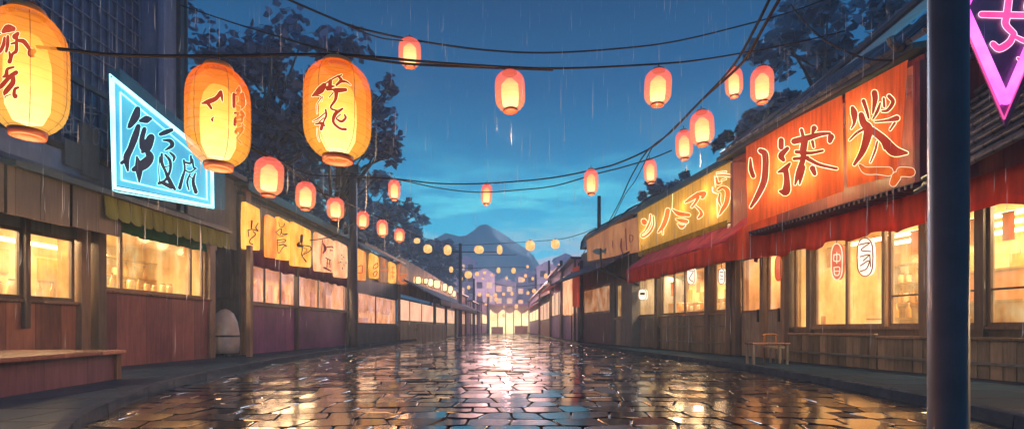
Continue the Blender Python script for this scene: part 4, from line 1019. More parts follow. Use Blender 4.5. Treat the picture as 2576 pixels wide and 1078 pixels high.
# small table/bench and stool
tb = thing('side_table', 'narrow wooden table on thin legs before the restaurant doors', 'table', (6.4,12.6,PZ))
b = MB(); b.box((6.0,12.4,.60),(6.95,12.85,.64)); b.build('tabletop', M['bench_top'], tb, bevel=.008)
for x in (6.03, 6.87):
    for y in (12.43, 12.77):
        MB().box((x,y,PZ),(x+.05,y+.05,.60)).build('leg', M['wood_grey'], tb)
ch = thing('wooden_chair', 'small chair with a curved back tucked behind the narrow table', 'chair', (7.0,13.1,PZ))
b = MB(); b.box((6.72,12.95,.48),(7.12,13.35,.53)); b.build('seat', M['wood_grey'], ch)
b = MB(); b.box((6.74,13.31,.53),(6.79,13.35,.80)); b.box((7.05,13.31,.53),(7.10,13.35,.80)); b.tube([(6.72,13.33,.80),(6.80,13.36,.84),(7.05,13.36,.84),(7.12,13.33,.80)], .03); b.build('backrest', M['shelf'], ch)
for x in (6.73, 7.06):
    for y in (12.96, 13.29): MB().box((x,y,PZ),(x+.04,y+.04,.48)).build('leg', M['wood_dark'], ch)

# ================================================================== RIGHT: yellow-sign shop
Ya, Yb = 15.6, RF.Y(1548)
r2 = thing('yellow_sign_shop', 'wooden shop with yellow fascia and red awning, middle of the right row', 'building', RF.P(20, -1.5, PZ))
b = MB(); b.fbox(RF, Ya, Yb, -.15, 0, 3.3, 6.2); b.fbox(RF, 15.45, 15.57, 0, .85, 4.3, 6.25); b.fbox(RF, 22.4, 22.5, 0, .85, 4.3, 6.2); b.fbox(RF, 15.57, 22.4, .72, .84, 4.02, 4.36); b.build('upper_wall', M['house_grey'], r2)
b = MB(); b.fbox(RF, 15.4, 22.7, -2.5, 1.0, 7.3, 7.42, 6.3, 6.42); b.fbox(RF, 15.4, 22.7, .98, 1.08, 6.2, 6.4); b.build('roof', M['roof_flat'], r2)
b = MB(); pk2 = RF.P(15.4, .5, 6.85); b.poly([RF.P(15.42, 1.05, 6.3), RF.P(15.42, .2, 6.3), RF.P(15.42, .9, 6.95)]); b.build('gable_peak', M['house_grey'], r2, solid=.1)
sloped(RF, 14.45, 21.6, .86, 4.3, 1.8, 3.52, M['awning_red'], r2, .04, 'awning', .05)
valance(RF, 14.45, 21.6, 1.82, 2.88, 3.5, M['valance_red'], r2, .05, .08, .07, 'valance', 1.1)
b = MB(); b.poly([RF.P(14.45,.86,4.28), RF.P(14.45,1.8,3.5), RF.P(14.45,1.8,2.95), RF.P(14.45,.9,3.05), RF.P(14.45,.3,3.1), RF.P(14.45,.3,4.28)]); b.build('awning_side', M['valance_red'], r2, solid=.02)
y1, y2 = RF.Y(1845), RF.Y(1668)
b = MB(); b.fbox(RF, Ya, Yb, -.1, -.01, PZ, 1.5); b.build('lower_panel', M['wood_grey'], r2)
window(RF, y1, RF.Y(1800), 1.58, 3.4, 0, r2, M['wood_post'], M['pane_cream'], (), (), .08)
window(RF, RF.Y(1786), y2, 1.58, 3.4, 0, r2, M['wood_post'], M['pane_cream'], (RF.Y(1725),RF.Y(1698)), (), .08)
window(RF, RF.Y(1655), Yb-.3, 1.58, 3.4, 0, r2, M['wood_post'], M['pane_cream'], (RF.Y(1600),), (), .08)
posts(RF, [RF.Y(1850)+.05, RF.Y(1792), RF.Y(1662)], .12, .24, PZ, 3.5, r2, M['wood_dark'])
b = MB(); b.fbox(RF, RF.Y(1655), Yb, -.03, .12, 1.48, 1.58); b.build('sill', M['wood_grey'], r2)
room(RF, 16.6, Yb, 2.4, PZ, 3.6, r2, M['cream'], 26, False)
board_fence(RF, y1+.1, y2-.1, .16, 1.52, 'tall plank panel with two rails under the yellow-sign shop windows', (.45,1.05), .3)
jars(RF, 17.4, 21.4, -.35, 1.74, 9, 'bottle on the window sill of the yellow-sign shop'); MB().fbox(RF, 17.2, 21.6, -.5, -.15, 1.70, 1.74).build('sill_board', M['shelf'], r2)
ysn = banner(1603,522,1841,402,1843,556,1609,632,.95,M['sign_yellow'],'yellow lit cloth sign with orange glowing characters above the red awning')
G_Y = [[(196,640,40),(208,655,44)],[(270,572,12),(265,640,15),(235,710,17),(215,740,9)],[(300,590,11),(302,680,15),(260,760,17),(192,810,15),(170,785,9),(212,750,11)],
 [(455,525,38),(440,600,38),(405,690,34),(352,758,14)],[(398,700,12),(402,780,8)],[(500,512,7),(570,560,34),(680,575,26)],[(540,620,8),(600,635,32),(655,645,32)],[(560,668,8),(600,700,30),(640,682,8)],
 [(640,442,14),(700,405,32),(780,352,32)],[(800,350,36),(848,345,28),(822,390,26)],[(778,385,26),(750,440,20),(710,490,18)],[(750,480,12),(800,530,20),(812,570,28),(780,605,18)],
 [(970,180,18),(985,238,22),(1020,232,14)],[(980,152,14),(1060,150,18),(1125,160,18)],[(1030,205,10),(1072,192,10)],[(975,128,7),(1075,115,9)],[(990,310,18),(1040,282,24),(1092,325,38),(1080,440,38),(1035,520,28),(1005,572,12)],[(1008,350,16),(1000,420,20),(1022,480,10)]]
lettering(conv(G_Y, 2100, 540, .3155, 1.3), lambda x, y, l: RF.pix(x, y, .98+l), ysn, M['glyph_orange'], M['glyph_line'], 1.5)
lettering(conv([[(507,350,7),(500,500,7)],[(930,280,14),(935,330,14),(985,350,10)],[(950,160,8),(960,280,8)],[(975,400,8),(985,600,14)]], 2100, 540, .3155), lambda x, y, l: RF.pix(x, y, .97+l), ysn, M['glyph_line'], None, name='light_stroke')
valance(RF, 15.7, 22.3, .98, 4.14, 4.42, m_cloth('fringe_gold', (.5,.38,.03), .7, .4, 4), ysn, .03, .06, .08, 'fringe', .45)
sign_lamps(RF, [(1640,585),(1690,560),(1740,520),(1800,480),(1820,530),(1625,610)], .95-.36, 13, (1,.8,.4))
# ================================================================== RIGHT: third shop
Ya, Yb = RF.Y(1548)+.1, RF.Y(1462)
r3 = thing('fish_sign_shop', 'small shop with a dark awning and glazed door under the orange fish sign', 'building', RF.P(28, -1.5, PZ))
b = MB(); b.fbox(RF, Ya, Yb, -.15, 0, 3.6, 6.0); b.fbox(RF, Ya, Ya+.6, -.1, 0, PZ, 3.6); b.fbox(RF, Yb-.5, Yb, -.1, 0, PZ, 3.6); b.fbox(RF, Yb-.1, Yb, -3, 0, PZ, 6); b.build('wall', M['house_grey'], r3)
window(RF, Ya+.6, Yb-.5, 1.9, 3.6, -.03, r3, M['wood_grey'], M['pane_orange'], (), (), .14)
b = MB(); b.fbox(RF, Ya+.6, Yb-.5, -.1, -.01, PZ, 1.9); b.build('door_panel', M['house_purple'], r3)
sloped(RF, 24.2, Yb+.3, .1, 5.0, 2.0, 3.95, M['awning_navy'], r3, .08)
b = MB(); b.tube([RF.P(24.3,2.0,3.9), RF.P(24.3,.1,3.1)], .05); b.tube([RF.P(24.25,2.0,4.0),RF.P(24.25,2.0,4.9)], .05); b.build('awning_strut', M['iron'], r3)
room(RF, Ya, Yb, 2.2, PZ, 3.8, r3, M['cream'], 24, False)
fs_ = thing('fish_sign', 'faded orange sign board painted with a small fish', 'sign', RF.pix(1540, 640, .6))
b = MB(); b.prism([RF.pix(x, y, .6) for x, y in ((1474,591),(1603,545),(1606,632),(1478,656))], RF.P(0,-.15,0)-RF.P(0,0,0)); b.build('board', M['panel_dim'], fs_)
b = MB(); b.fbox(RF, RF.Y(1603,.65), RF.Y(1474,.65), .45, .78, 6.45, 6.6); b.build('cap_rail', M['roof_flat'], fs_)
fish = [(1490,632),(1497,626),(1507,624),(1516,628),(1524,623),(1523,638),(1516,634),(1507,640),(1497,638)]
MB().prism([RF.pix(x, y, .64) for x, y in fish], (.02,0,0)).build('fish', m_plain('fish_teal', (.12,.3,.28), .5), fs_)
lettering([[(1563,600,3),(1562,620,4),(1566,636,3)],[(1584,590,2),(1592,594,2),(1590,606,2),(1584,606,2),(1584,590,2)],[(1574,575,3),(1576,628,3)],[(1541,605,2),(1541,622,2)]], lambda x, y, l: RF.pix(x, y, .61+l), fs_, M['ink_red'])
# barrel roof house behind
br_ = thing('barrel_roof', 'blue-green rounded roof behind the fish sign and yellow sign', 'roof', (8.5, 29, 0))
b = MB(); vs = []; K = 14
for i, Y in enumerate((24.2, 32.5)):
    for k in range(K+1):
        a = math.pi*k/K; vs.append((RF.x0+RF.k*Y+2.2 - 2.6*math.cos(a), Y, 6.15+1.55*math.sin(a)**.8))
b.add(vs, [(k, k+1, K+1+k+1, K+1+k) for k in range(K)] + [tuple(range(K+1)), tuple(range(K+1, 2*K+2))[::-1]]); b.build('shell', M['roof_tile'], br_)
b = MB()
for Y in (24.2, 26.2, 28.3, 30.4, 32.5):
    b.tube([(RF.x0+RF.k*Y+2.2 - 2.63*math.cos(math.pi*k/K), Y, 6.15+1.6*math.sin(math.pi*k/K)**.8) for k in range(K+1)], .06)
b.build('rib', M['roof_flat'], br_)
b = MB(); b.box((RF.x0+RF.k*28+.2,24.4,PZ),(RF.x0+RF.k*28+4,32.3,6.2)); b.build('wall', M['house_grey'], br_)
util_pole(1507, 31, 493, .13, 'short dark pole rising behind the fish sign')
# hung signs in the windows
def hung_sign(px, y0, y1, w_, row, d, m, strokes, label, ink, round_=True, pole=None):
    o = thing('window_sign', label, 'sign', row.pix(px, y1, d), 'small hung signs in the right-hand windows')
    P_ = [(px+w_/2*math.cos(a)*(1 if abs(math.cos(a)) < .7 else 1), (y0+y1)/2+(y1-y0)/2*math.copysign(abs(math.sin(a))**.55, math.sin(a))) for a in [2*math.pi*k/20 for k in range(20)]]
    MB().prism([row.pix(x, y, d) for x, y in P_], row.P(0,-.07,0)-row.P(0,0,0)).build('face', m, o)
    loop(P_, d+.01, .012, ink, o, 'rim', row)
    if strokes: lettering(strokes, lambda x, y, l: row.pix(x, y, d+l), o, ink)
    b = MB(); b.tube([row.pix(px, y0, d), row.pix(px, y0-25, d)], .008); b.build('cord', M['wire'], o)
wh = m_emit('sign_white', (1,.8,.5), (1,.9,.7), 1.2); rd = m_emit('sign_rose', (.8,.12,.05), (.95,.25,.12), .8)
dW = .12
hung_sign(2105,612,703,28,RF,dW,rd,[[(2098,640,2.5),(2112,640,2.5),(2112,655,2.5),(2098,655,2.5),(2098,640,2.5)],[(2105,634,2),(2105,662,2)],[(2098,672,2.5),(2112,672,2.5),(2110,690,2.5),(2100,690,2.5),(2098,672,2.5)],[(2100,681,2),(2112,681,2)]],'red oval sign with pale looped characters in the big restaurant window', M['glyph_line_soft'])
hung_sign(2176,598,694,40,RF,dW,wh,[[(2162,615,3),(2188,610,3),(2166,628,3),(2190,632,3)],[(2164,645,3),(2186,640,3),(2172,655,3)],[(2164,668,3),(2186,655,3),(2180,675,3),(2164,682,3)],[(2188,640,3),(2190,670,3)]],'white lantern-shaped sign with red scrawled characters in the big restaurant window', M['ink_red'])
hung_sign(1958,643,706,17,RF,dW,rd,None,'plain red fish-like ornament in the restaurant door glass', M['glyph_maroon'])
hung_sign(1815,675,714,16,RF,dW,wh,[[(1811,684,2),(1819,684,2)],[(1811,692,2),(1819,694,2)],[(1811,702,2),(1819,702,2)]],'small pale oval sign at the near window of the yellow-sign shop', M['ink_red'])
hung_sign(1616,726,754,20,RF,dW,wh,[[(1612,738,6),(1620,738,6)]],'small round sign with a red bowl at the far window of the yellow-sign shop', M['ink_red'])
hung_sign(1738,672,715,20,RF,.1,wh,[[(1732,680,2),(1744,682,2),(1734,700,2),(1744,708,2)]],'square pale notice between the yellow-sign shop windows', M['ink_red'])
for (px, lb) in ((1705,'orange crate left of centre behind the yellow-sign shop window'), (1752,'wide orange crate behind the yellow-sign shop window'), (1825,'red crate behind the nearest window of the yellow-sign shop'), (1585,'grey sack behind the far window of the yellow-sign shop')):
    q = RF.P(RF.Y(px,-.6), -.6, PZ+.1); o = thing('crate', lb, 'crate', q, 'crates behind the right-hand windows')
    MB().fbox(RF, q.y-.45, q.y+.45, -.9, -.4, PZ+.1, 2.1+random.uniform(-.1,.2)).build('body', M['orange_vinyl'], o, bevel=.02)
    MB().fbox(RF, q.y-.48, q.y+.48, -.93, -.37, 1.55, 1.62).build('band', M['brown_vinyl'], o)

# upper tiled roof house behind the restaurant
uh = thing('tiled_house', 'dark house with a steep tiled roof rising behind the restaurant', 'building', (16, 16, 0))
b = MB(); b.box((12.2,10.5,PZ),(20,19,9.0)); b.build('wall', M['house_blue'], uh)
b = MB(); e0, e1 = (10.5,19.6), (10.2, 9.0)
def rp_(u, v):   # eave to ridge, far to near, gently curved
    x = 10.9 + 6.5*u; y = 19.5 - 10.5*v; z = 9.6 + 5.6*(u**1.25) + .35*v; return (x, y, z)
vs = [rp_(i/8, j/8) for i in range(9) for j in range(9)]
b.add(vs, [(i*9+j, i*9+j+1, (i+1)*9+j+1, (i+1)*9+j) for i in range(8) for j in range(8)]); rr = b.build('roof', M['roof_tile'], uh, solid=.2)
b = MB()
for j in range(36): b.tube([tuple(Vector(rp_(i/6, j/35)) + Vector((0,0,.14))) for i in range(7)], .07, 6)
b.build('tile_ribs', M['roof_tile'], rr)
b = MB(); b.tube([tuple(Vector(rp_(0, j/10)) + Vector((-.05,0,-.05))) for j in range(11)], .13, 8); b.build('gutter', M['roof_flat'], rr)

# ================================================================== pink neon sign
Yn_ = 7.4
ns = thing('neon_sign', 'pink neon kite-shaped sign at the upper right edge', 'sign', at(2526, 317, Yn_))
hexo = [(2397,8),(2526,318),(2655,8),(2600,-90),(2452,-90)]
b = MB(); b.prism([at(x, y, Yn_) for x, y in hexo], (.25,.22,.04)); b.build('case', M['neon_case'], ns, bevel=.02)
hexi = [(2420,18),(2529,262),(2634,18),(2590,-70),(2462,-70)]
b = MB(); b.poly([at(x, y, Yn_-.01) for x, y in hexi]); b.build('face', M['neon_back'], ns)
b = MB()
P_ = [at(x, y, Yn_-.05) for x, y in [(2424,22),(2529,258),(2630,22),(2588,-66),(2464,-66)]]
for i in range(5): b.tube([P_[i], P_[(i+1) % 5]], .06, 10)
b.build('neon_tube', M['neon_pink'], ns, smooth=True)
b = MB()
P_ = [at(x, y, Yn_-.02) for x, y in [(2404,12),(2526,300),(2648,12),(2596,-84),(2456,-84)]]
for i in range(5): b.tube([P_[i], P_[(i+1) % 5]], .012, 6)
b.build('rim_tube', M['neon_rose'], ns, smooth=True)
lettering(conv([[(375,118,44),(470,120,46),(719,125,46),(850,122,44)],[(600,-40,52),(582,120,56),(572,200,54),(640,275,44)],[(635,280,44),(600,345,52),(520,392,52),(468,355,44)],[(655,300,30),(719,330,36),(800,350,30)],[(670,470,20),(719,500,26),(790,480,20)],[(760,-20,40),(740,60,40),(760,110,30)]], 3140, 0, .4172),
          lambda x, y, l: at(x, y, Yn_-.02-l*.7), ns, M['neon_rose'], M['neon_rim'], 2.0)
b = MB(); b.tube([at(2560,-40,Yn_+.1), at(2560,-40,Yn_+.1)+Vector((1.2,0,.1))], .03); b.tube([at(2580,60,Yn_+.1), at(2580,60,Yn_+.1)+Vector((1.3,0,0))], .03); b.build('bracket', M['iron'], ns)
# thick near pole
Yq = 3.7
tp = thing('street_pole', 'thick dark round pole standing at the right pavement edge', 'pole', ((2385-CX)/F*Yq, Yq, PZ))
b = MB(); b.lathe([(.16,0),(.16,.04),(.122,.06),(.119,7.5)], ((2385-CX)/F*Yq, Yq, PZ), 32); b.build('shaft', M['pole_paint'], tp, smooth=True)
b = MB()
for k in range(4): a = k*math.pi/2+.5; b.lathe([(.018,0),(.018,.06)], ((2385-CX)/F*Yq+.142*math.cos(a), Yq+.142*math.sin(a), PZ+.04), 6)
b.build('anchor_bolts', M['iron'], tp)

# ================================================================== lanterns
def lprof(R_, Hh, rib=0.0, n=44, rim=.48):
    """barrel profile: straight flanks, rounded shoulders"""
    out = []
    for i in range(n+1):
        u = -1 + 2*i/n; r = R_*(1-abs(u)**4.6*(1-rim))
        r += rib*math.cos(i*math.pi) ; out.append((r, u*Hh/2))
    return out
def big_lantern(cx, cy, w_, h_, Y, mat, strokes, src, label, hidx=0):
    ctr = at(cx, cy, Y); R_ = w_/F*Y/2; Hh = h_/F*Y
    stretch = math.cos(math.atan(abs(cx-CX)/F))**.5
    R_ *= stretch
    o = thing('paper_lantern', label, 'lantern', ctr, 'big lettered paper lanterns')
    pr = [(r, z) for r, z in lprof(R_, Hh*.90, .006*R_)]
    sh = MB().lathe(pr, ctr, 40, False).build('shade', mat, o, smooth=True)
    MB().lathe([(.05*R_,-.41*Hh),(.36*R_,-.38*Hh),(.52*R_,-.28*Hh),(.56*R_,-.1*Hh),(.55*R_,.08*Hh),(.46*R_,.2*Hh),(.28*R_,.28*Hh),(.04*R_,.31*Hh)], ctr, 24).build('lamp', M['core'], o, smooth=True)
    MB().lathe([(r*.84, z*.9) for r, z in lprof(R_, Hh*.9, 0, 16)], ctr, 28, False).build('glow_shell', M['halo'], o, smooth=True)  # added glowing shell that softens the step from core to shade
    MB().lathe([(.44*R_,-.445*Hh),(.47*R_,-.45*Hh),(.45*R_,-.5*Hh),(.36*R_,-.5*Hh),(.34*R_,-.45*Hh)], ctr, 28, False).build('bottom_ring', M['cap'], o, smooth=True)
    MB().lathe([(.43*R_,.445*Hh),(.5*R_,.45*Hh),(.42*R_,.495*Hh),(.3*R_,.5*Hh),(.28*R_,.46*Hh)], ctr, 28, False).build('top_ring', M['cap_gold'], o, smooth=True)
    b = MB()
    for k in range(6):
        a = k*math.pi/3+.3; b.tube([(ctr.x+(r+.002)*math.cos(a), ctr.y+(r+.002)*math.sin(a), ctr.z+z) for r, z in pr[::3]], .0022, 4)
    b.build('seams', M['cap'], o)
    b = MB(); b.tube([ctr+Vector((-.4*R_,0,.49*Hh)), ctr+Vector((-.2*R_,0,.54*Hh)), ctr+Vector((.2*R_,0,.54*Hh)), ctr+Vector((.4*R_,0,.49*Hh))], .008); b.tube([ctr+Vector((0,0,.54*Hh)), ctr+Vector((0,0,.5*Hh+.12))], .008); b.build('handle', M['cap'], o)
    def rz(z):
        u = max(-1, min(1, z/(Hh*.45))); return R_*(1-abs(u)**4.6*.52)
    def mp_(x, y, l):
        Yg = Y - R_*.8
        for _ in range(5):
            p_ = at(x, y, Yg); r = rz(p_.z-ctr.z)*(1.0)+.014+l*.5; dx = p_.x-ctr.x
            dx = max(-r*.995, min(r*.995, dx)); Yg = Y - math.sqrt(max(1e-6, r*r-dx*dx))
        return at(x, y, Yg)
    lettering(conv(strokes, *src, 1.4), mp_, o, M['glyph_red'], M['glyph_line'], 1.0, base=.004, step=.0006)
    L = bpy.data.lights.new('lantern_lamp', 'POINT'); L.energy = 75; L.color = (1,.5,.2); L.shadow_soft_size = R_*.9
    lo = bpy.data.objects.new('lantern_lamp', L); col.objects.link(lo); lo.location = ctr + Vector((0,0,-Hh*.5-R_-.02))
    return o
GA = [[(40,165,40),(95,130,75),(160,135,50)],[(55,240,24),(40,330,34),(5,400,34),(-40,440,20)],[(95,225,28),(92,320,34),(75,410,24)],[(215,190,36),(180,230,56)],[(205,200,26),(200,300,30),(195,400,34),(150,440,28),(115,530,42)],[(110,410,16),(130,480,38)],[(135,315,18),(190,300,24)],[(235,275,36),(290,290,42),(350,370,32)],[(355,375,26),(380,430,74),(440,395,46),(468,382,10)],[(-60,200,24),(0,190,20)],
 [(165,595,20),(90,620,28),(75,690,38),(35,715,18)],[(195,660,42),(120,710,38),(20,820,42),(-30,860,20)],[(160,720,38),(150,790,48),(70,890,46),(50,930,18)],[(220,840,22),(180,860,28),(170,920,34),(185,945,46)],[(130,925,9),(65,950,12),(62,980,7)]]
GB = [[(165,418,12),(230,400,34),(300,370,32),(345,310,28)],[(345,310,24),(355,350,20),(360,400,9)],[(225,420,24),(255,465,18)],[(280,545,5),(262,570,17),(272,592,7)],
 [(520,255,9),(515,300,38),(510,325,12)],[(470,330,24),(470,450,22)],[(490,335,12),(530,340,28),(545,410,38),(510,420,22)],[(550,330,28),(560,420,32),(545,465,12)],[(475,510,12),(510,510,18),(500,550,12)],[(540,500,28),(560,540,22),(490,560,22),(480,620,22)],[(480,590,18),(540,590,20),(550,560,14)],[(550,610,10),(555,640,12),(495,690,32)],[(500,665,22),(550,660,24),(520,720,12),(500,750,11),(540,800,11)]]
GC = [[(400,180,13),(330,210,13),(235,270,11)],[(290,240,28),(290,290,26),(330,290,10)],[(365,190,14),(395,230,24),(350,280,18)],[(395,240,28),(450,250,14),(490,280,7)],[(230,280,36),(190,330,52),(115,385,14)],[(120,380,9),(200,395,9),(160,470,7),(160,560,5)],[(270,310,42),(310,325,12)],[(310,320,12),(350,330,34),(440,325,28)],[(350,340,32),(340,420,22),(295,490,15),(310,520,12)],[(280,400,9),(320,350,9)],[(215,390,7),(205,440,5)],
 [(300,510,11),(360,530,15),(410,510,16)],[(400,520,14),(340,560,28),(320,640,20),(380,700,18),(440,712,22)],[(430,570,14),(440,600,18),(400,635,20),(350,610,12)],[(350,600,10),(390,565,10)],[(245,520,14),(250,580,16),(225,640,12),(235,680,9)],[(240,550,9),(180,600,11),(120,635,7)],[(225,600,9),(180,640,9)],[(145,660,11),(210,655,24),(200,710,24)],[(160,700,5),(165,780,5),(185,830,5)]]
big_lantern(70, 182, 190, 326, 4.3, M['paper_gold'], GA, (0, 60, .2784), 'golden lettered lantern cut by the left edge, largest of the three')
big_lantern(550, 294, 157, 262, 4.7, M['paper_big'], GB, (620, 200, .3524), 'orange-red lettered lantern overlapping the cyan sign')
big_lantern(850, 280, 167, 254, 4.8, M['paper_big'], GC, (1010, 190, .3434), 'orange lettered lantern hanging above the dark utility pole')

# small lantern master: 0.42 wide, 0.6 high
def small_master():
    o = thing('street_lantern', 'x', 'lantern', (0,0,0), 'small red paper lanterns strung over the street')
    pr = [(r, z) for r, z in lprof(.21, .60, .003, 30, .5)]
    MB().lathe(pr, n=28, cap=False).build('shade', M['paper_small'], o, smooth=True)
    MB().lathe([(.02,-.24),(.11,-.22),(.125,-.08),(.12,.1),(.05,.19)], n=18).build('lamp', M['core_small'], o, smooth=True)
    MB().lathe([(.10,-.295),(.105,-.33),(.07,-.335)], n=18).build('bottom_ring', M['cap'], o, smooth=True)
    MB().lathe([(.105,.295),(.09,.33),(.03,.34)], n=18).build('top_ring', M['cap'], o, smooth=True)
    MB().tube([(0,0,.33),(0,0,.42)], .008).build('cord', M['wire'], o)
    return o
sm = small_master(); sm_used = False
SL = [(1031,133,55,72,'lantern hanging highest over the street, left of centre'),
 (1283,230,75,105,'largest small lantern, hanging over the middle of the street'),
 (1655,220,66,92,'round glowing lantern right of the middle one on the same wire'),
 (1846,207,42,77,'lantern half behind the crossing wires at upper right'),
 (1917,213,54,92,'lantern just right of the crossing wires at upper right'),
 (1766,322,58,90,'right lantern of the close pair above the yellow sign'),
 (1721,364,42,76,'left lantern of the close pair above the yellow sign'),
 (1636,430,32,62,'lantern hanging just above the far end of the yellow sign'),
 (1487,457,36,66,'lantern on the twin wires above the short dark pole'),
 (1224,488,28,56,'narrow lantern at the low point of the twin wires'),
 (992,477,30,54,'narrow lantern right of the dark utility pole top'),
 (677,444,68,100,'largest red lantern of the left string, under the left orange lantern'),
 (769,492,48,73,'second red lantern of the left string'),
 (844,524,42,58,'round red lantern just left of the dark utility pole'),
 (913,552,30,45,'first lantern of the left string past the utility pole'),
 (962,573,28,44,'second lantern of the left string past the utility pole'),
 (1005,591,26,36,'third lantern of the left string past the utility pole')]
def place_small(px, py, w_, h_, lb, Y=None, grp=None, src=None):
    global sm_used
    if Y is None: Y = .42*F/w_
    if src is None:
        if sm_used: o = copy_tree(sm)
        else: o = sm; sm_used = True
    else: o = copy_tree(src)
    o.location = at(px, py, Y); wr = w_/F*Y/.42; hr = h_/F*Y/.67
    o.scale = (wr, wr, hr); o.rotation_euler = (R(random.uniform(-3,3)), R(random.uniform(-4,4)), random.uniform(0,6))
    o['label'] = lb
    if grp: o['group'] = grp
    return o
for (px, py, w_, h_, lb) in SL:
    o = place_small(px, py, w_, h_, lb)
    if w_ > 25:
        L = bpy.data.lights.new('lantern_glow', 'POINT'); L.energy = 45; L.color = (1,.45,.2); L.shadow_soft_size = .15
        lo = bpy.data.objects.new('lantern_glow', L); col.objects.link(lo); lo.location = o.location + Vector((0,0,-.62))
# far ones: simple lit lanterns
fm = thing('far_lantern', 'x', 'lantern', (0,0,0), 'tiny lit lanterns strung over the far street')
MB().lathe([(.08,-.26),(.2,-.2),(.24,-.04),(.22,.14),(.12,.24),(.06,.26)], n=14).build('shade', M['bulb_far'], fm, smooth=True)
MB().lathe([(.05,.265),(.04,.32)], n=8).build('top_ring', M['cap'], fm)
fused = False
FL = [(1049,605,16,14,30),(1076,625,22,22,28),(1126,628,20,26,34),(1205,627,24,20,34),(1257,627,14,24,36),(1334,617,24,26,34),(1397,613,22,24,34)]
FLB = ['small boxy lantern where the left string meets the far wire','round yellow lantern left of the crossarm pole','round orange lantern touching the left side of the crossarm pole','pale lantern hanging left of centre from the crossarm','narrow lantern at the right tip of the crossarm','lantern with a bright face right of the crossarm','square orange lantern nearest the right rooftops on the far wire']
TL = [(1135,677,12),(1178,690,22),(1200,688,11),(1219,685,8),(1237,691,7),(1254,679,11),(1292,680,13),(1322,693,8),(1317,703,8),(1274,699,6),(1327,670,7),(1373,693,10),(1370,723,13),(1344,731,13),(1328,736,9),(1288,738,8),(1267,739,9),(1248,752,10),(1246,741,11),(1206,740,11),(1227,741,10),(1268,770,5),(1299,770,10),(1179,722,9),(1397,754,10),(1267,793,8),(1310,756,6),(1352,762,8),(1385,735,7),(1222,765,7),(1160,700,9),(1215,700,6),(1340,700,7)]
for i, (px, py, w_, h_, Y) in enumerate(FL):
    o = fm if not fused else copy_tree(fm); fused = True
    o.location = at(px, py, Y); o.scale = (w_/F*Y/.48,)*2 + (h_/F*Y/.55,); o['label'] = FLB[i]
for i, (px, py, w_) in enumerate(TL):
    o = copy_tree(fm); Y = min(92, 42 + (py-670)*.42 + random.uniform(-2,2)); o.location = at(px, py, Y); s_ = w_/F*Y/.48*.85
    o.scale = (s_, s_, s_*random.uniform(.85,1.4))
    o['label'] = 'tiny glowing lantern among the cluster strung over the far end of the street'

# ================================================================== wires
def wire(pts, r_, label, sub=8):
    P_ = [at(*p_) for p_ in catmull(pts, sub)]
    o = MB().tube(P_, r_*1.45, 6).build('overhead_wire', M['wire'], None, P_[0], smooth=True)
    tag(o, label, 'wire', 'overhead wires')
wire([(-60,105,4.2),(165,125,4.3),(300,139,4.5),(550,141,4.7),(850,138,4.85),(1130,160,6.2),(1390,172,7.2),(1655,161,8.0),(1800,145,8.8),(2000,108,10.2),(2125,78,11)], .010, 'main lantern wire sagging across the whole upper picture')
wire([(455,14,13),(600,62,10.5),(720,98,8.6),(850,134,7.2),(1000,158,6.9),(1130,166,6.7),(1390,176,7.3)], .011, 'wire from the barred-window house corner joining the main lantern wire')
wire([(700,-12,7.8),(820,40,8.4),(900,70,8.8),(1031,99,9.5),(1200,124,10),(1370,133,10.5),(1560,122,11),(1700,104,11.5),(1860,66,12.2),(1990,30,12.5),(2100,-10,13)], .012, 'topmost wire sagging across the sky')
wire([(740,5,8.0),(880,66,8.7),(960,96,9.1),(1060,106,9.6)], .008, 'short thin wire alongside the topmost wire')
wire([(1965,-10,6),(1920,70,6.6),(1870,155,7.5),(1770,247,9.5),(1700,318,11.5),(1640,370,13),(1560,408,14),(1500,425,14.8),(1380,448,16.5),(1220,461,17.5),(1100,461,17.6),(1000,450,17.5),(890,442,18),(780,438,19),(700,400,18.5),(600,345,17.2)], .016, 'long twin-strand wire diving from upper right and sagging over the street, upper strand')
wire([(1940,-10,6.2),(1900,70,6.7),(1845,165,7.7),(1760,257,9.7),(1690,330,11.7),(1630,378,13.1),(1590,440,15),(1560,505,18),(1530,560,24)], .014, 'wire dropping from upper right to the roof behind the fish sign')
wire([(1640,372,13.2),(1600,450,15.4),(1572,490,18),(1545,545,22)], .010, 'thin wire looping down beside the lantern above the yellow sign')
wire([(1690,378,14),(1640,398,14.4),(1560,422,14.8),(1500,437,15.2),(1400,466,16.6),(1310,477,17.5),(1200,483,18),(1100,472,18),(1000,452,17.8),(890,446,18.2)], .013, 'lower strand below the long twin wires')
wire([(630,372,7.4),(677,395,7.7),(720,418,9),(769,455,11),(800,480,11.6),(844,498,12.5),(913,528,17.5),(962,550,18.7),(1005,572,20),(1060,596,26),(1120,611,34),(1160,616,40),(1250,612,40),(1400,602,36),(1460,588,34),(1500,572,31)], .014, 'lantern string curving along the left row and over the far street')
wire([(1990,12,12.2),(2010,40,11.8),(2060,90,11),(2120,125,10.2),(2180,148,9.8),(2245,153,9.6)], .013, 'short wire dipping onto the restaurant roof ridge')
wire([(1030,650,42),(1060,664,48),(1100,672,52),(1160,674,60),(1250,672,66),(1330,672,66)], .03, 'thin wire over the far left awning')
wire([(1258,640,44),(1300,640,60),(1200,642,60)], .02, 'short stub wire by the crossarm pole')
wire([(1242,712,70),(1290,720,74),(1350,716,70),(1400,712,60)], .03, 'faint wire above the gateway')
wire([(1500,575,32),(1480,615,36),(1460,650,40),(1440,690,44)], .02, 'slanting wire from the fish-sign pole to the far stalls')
wire([(1520,580,30),(1500,620,34),(1480,660,38)], .018, 'second slanting wire beside the fish-sign awning')
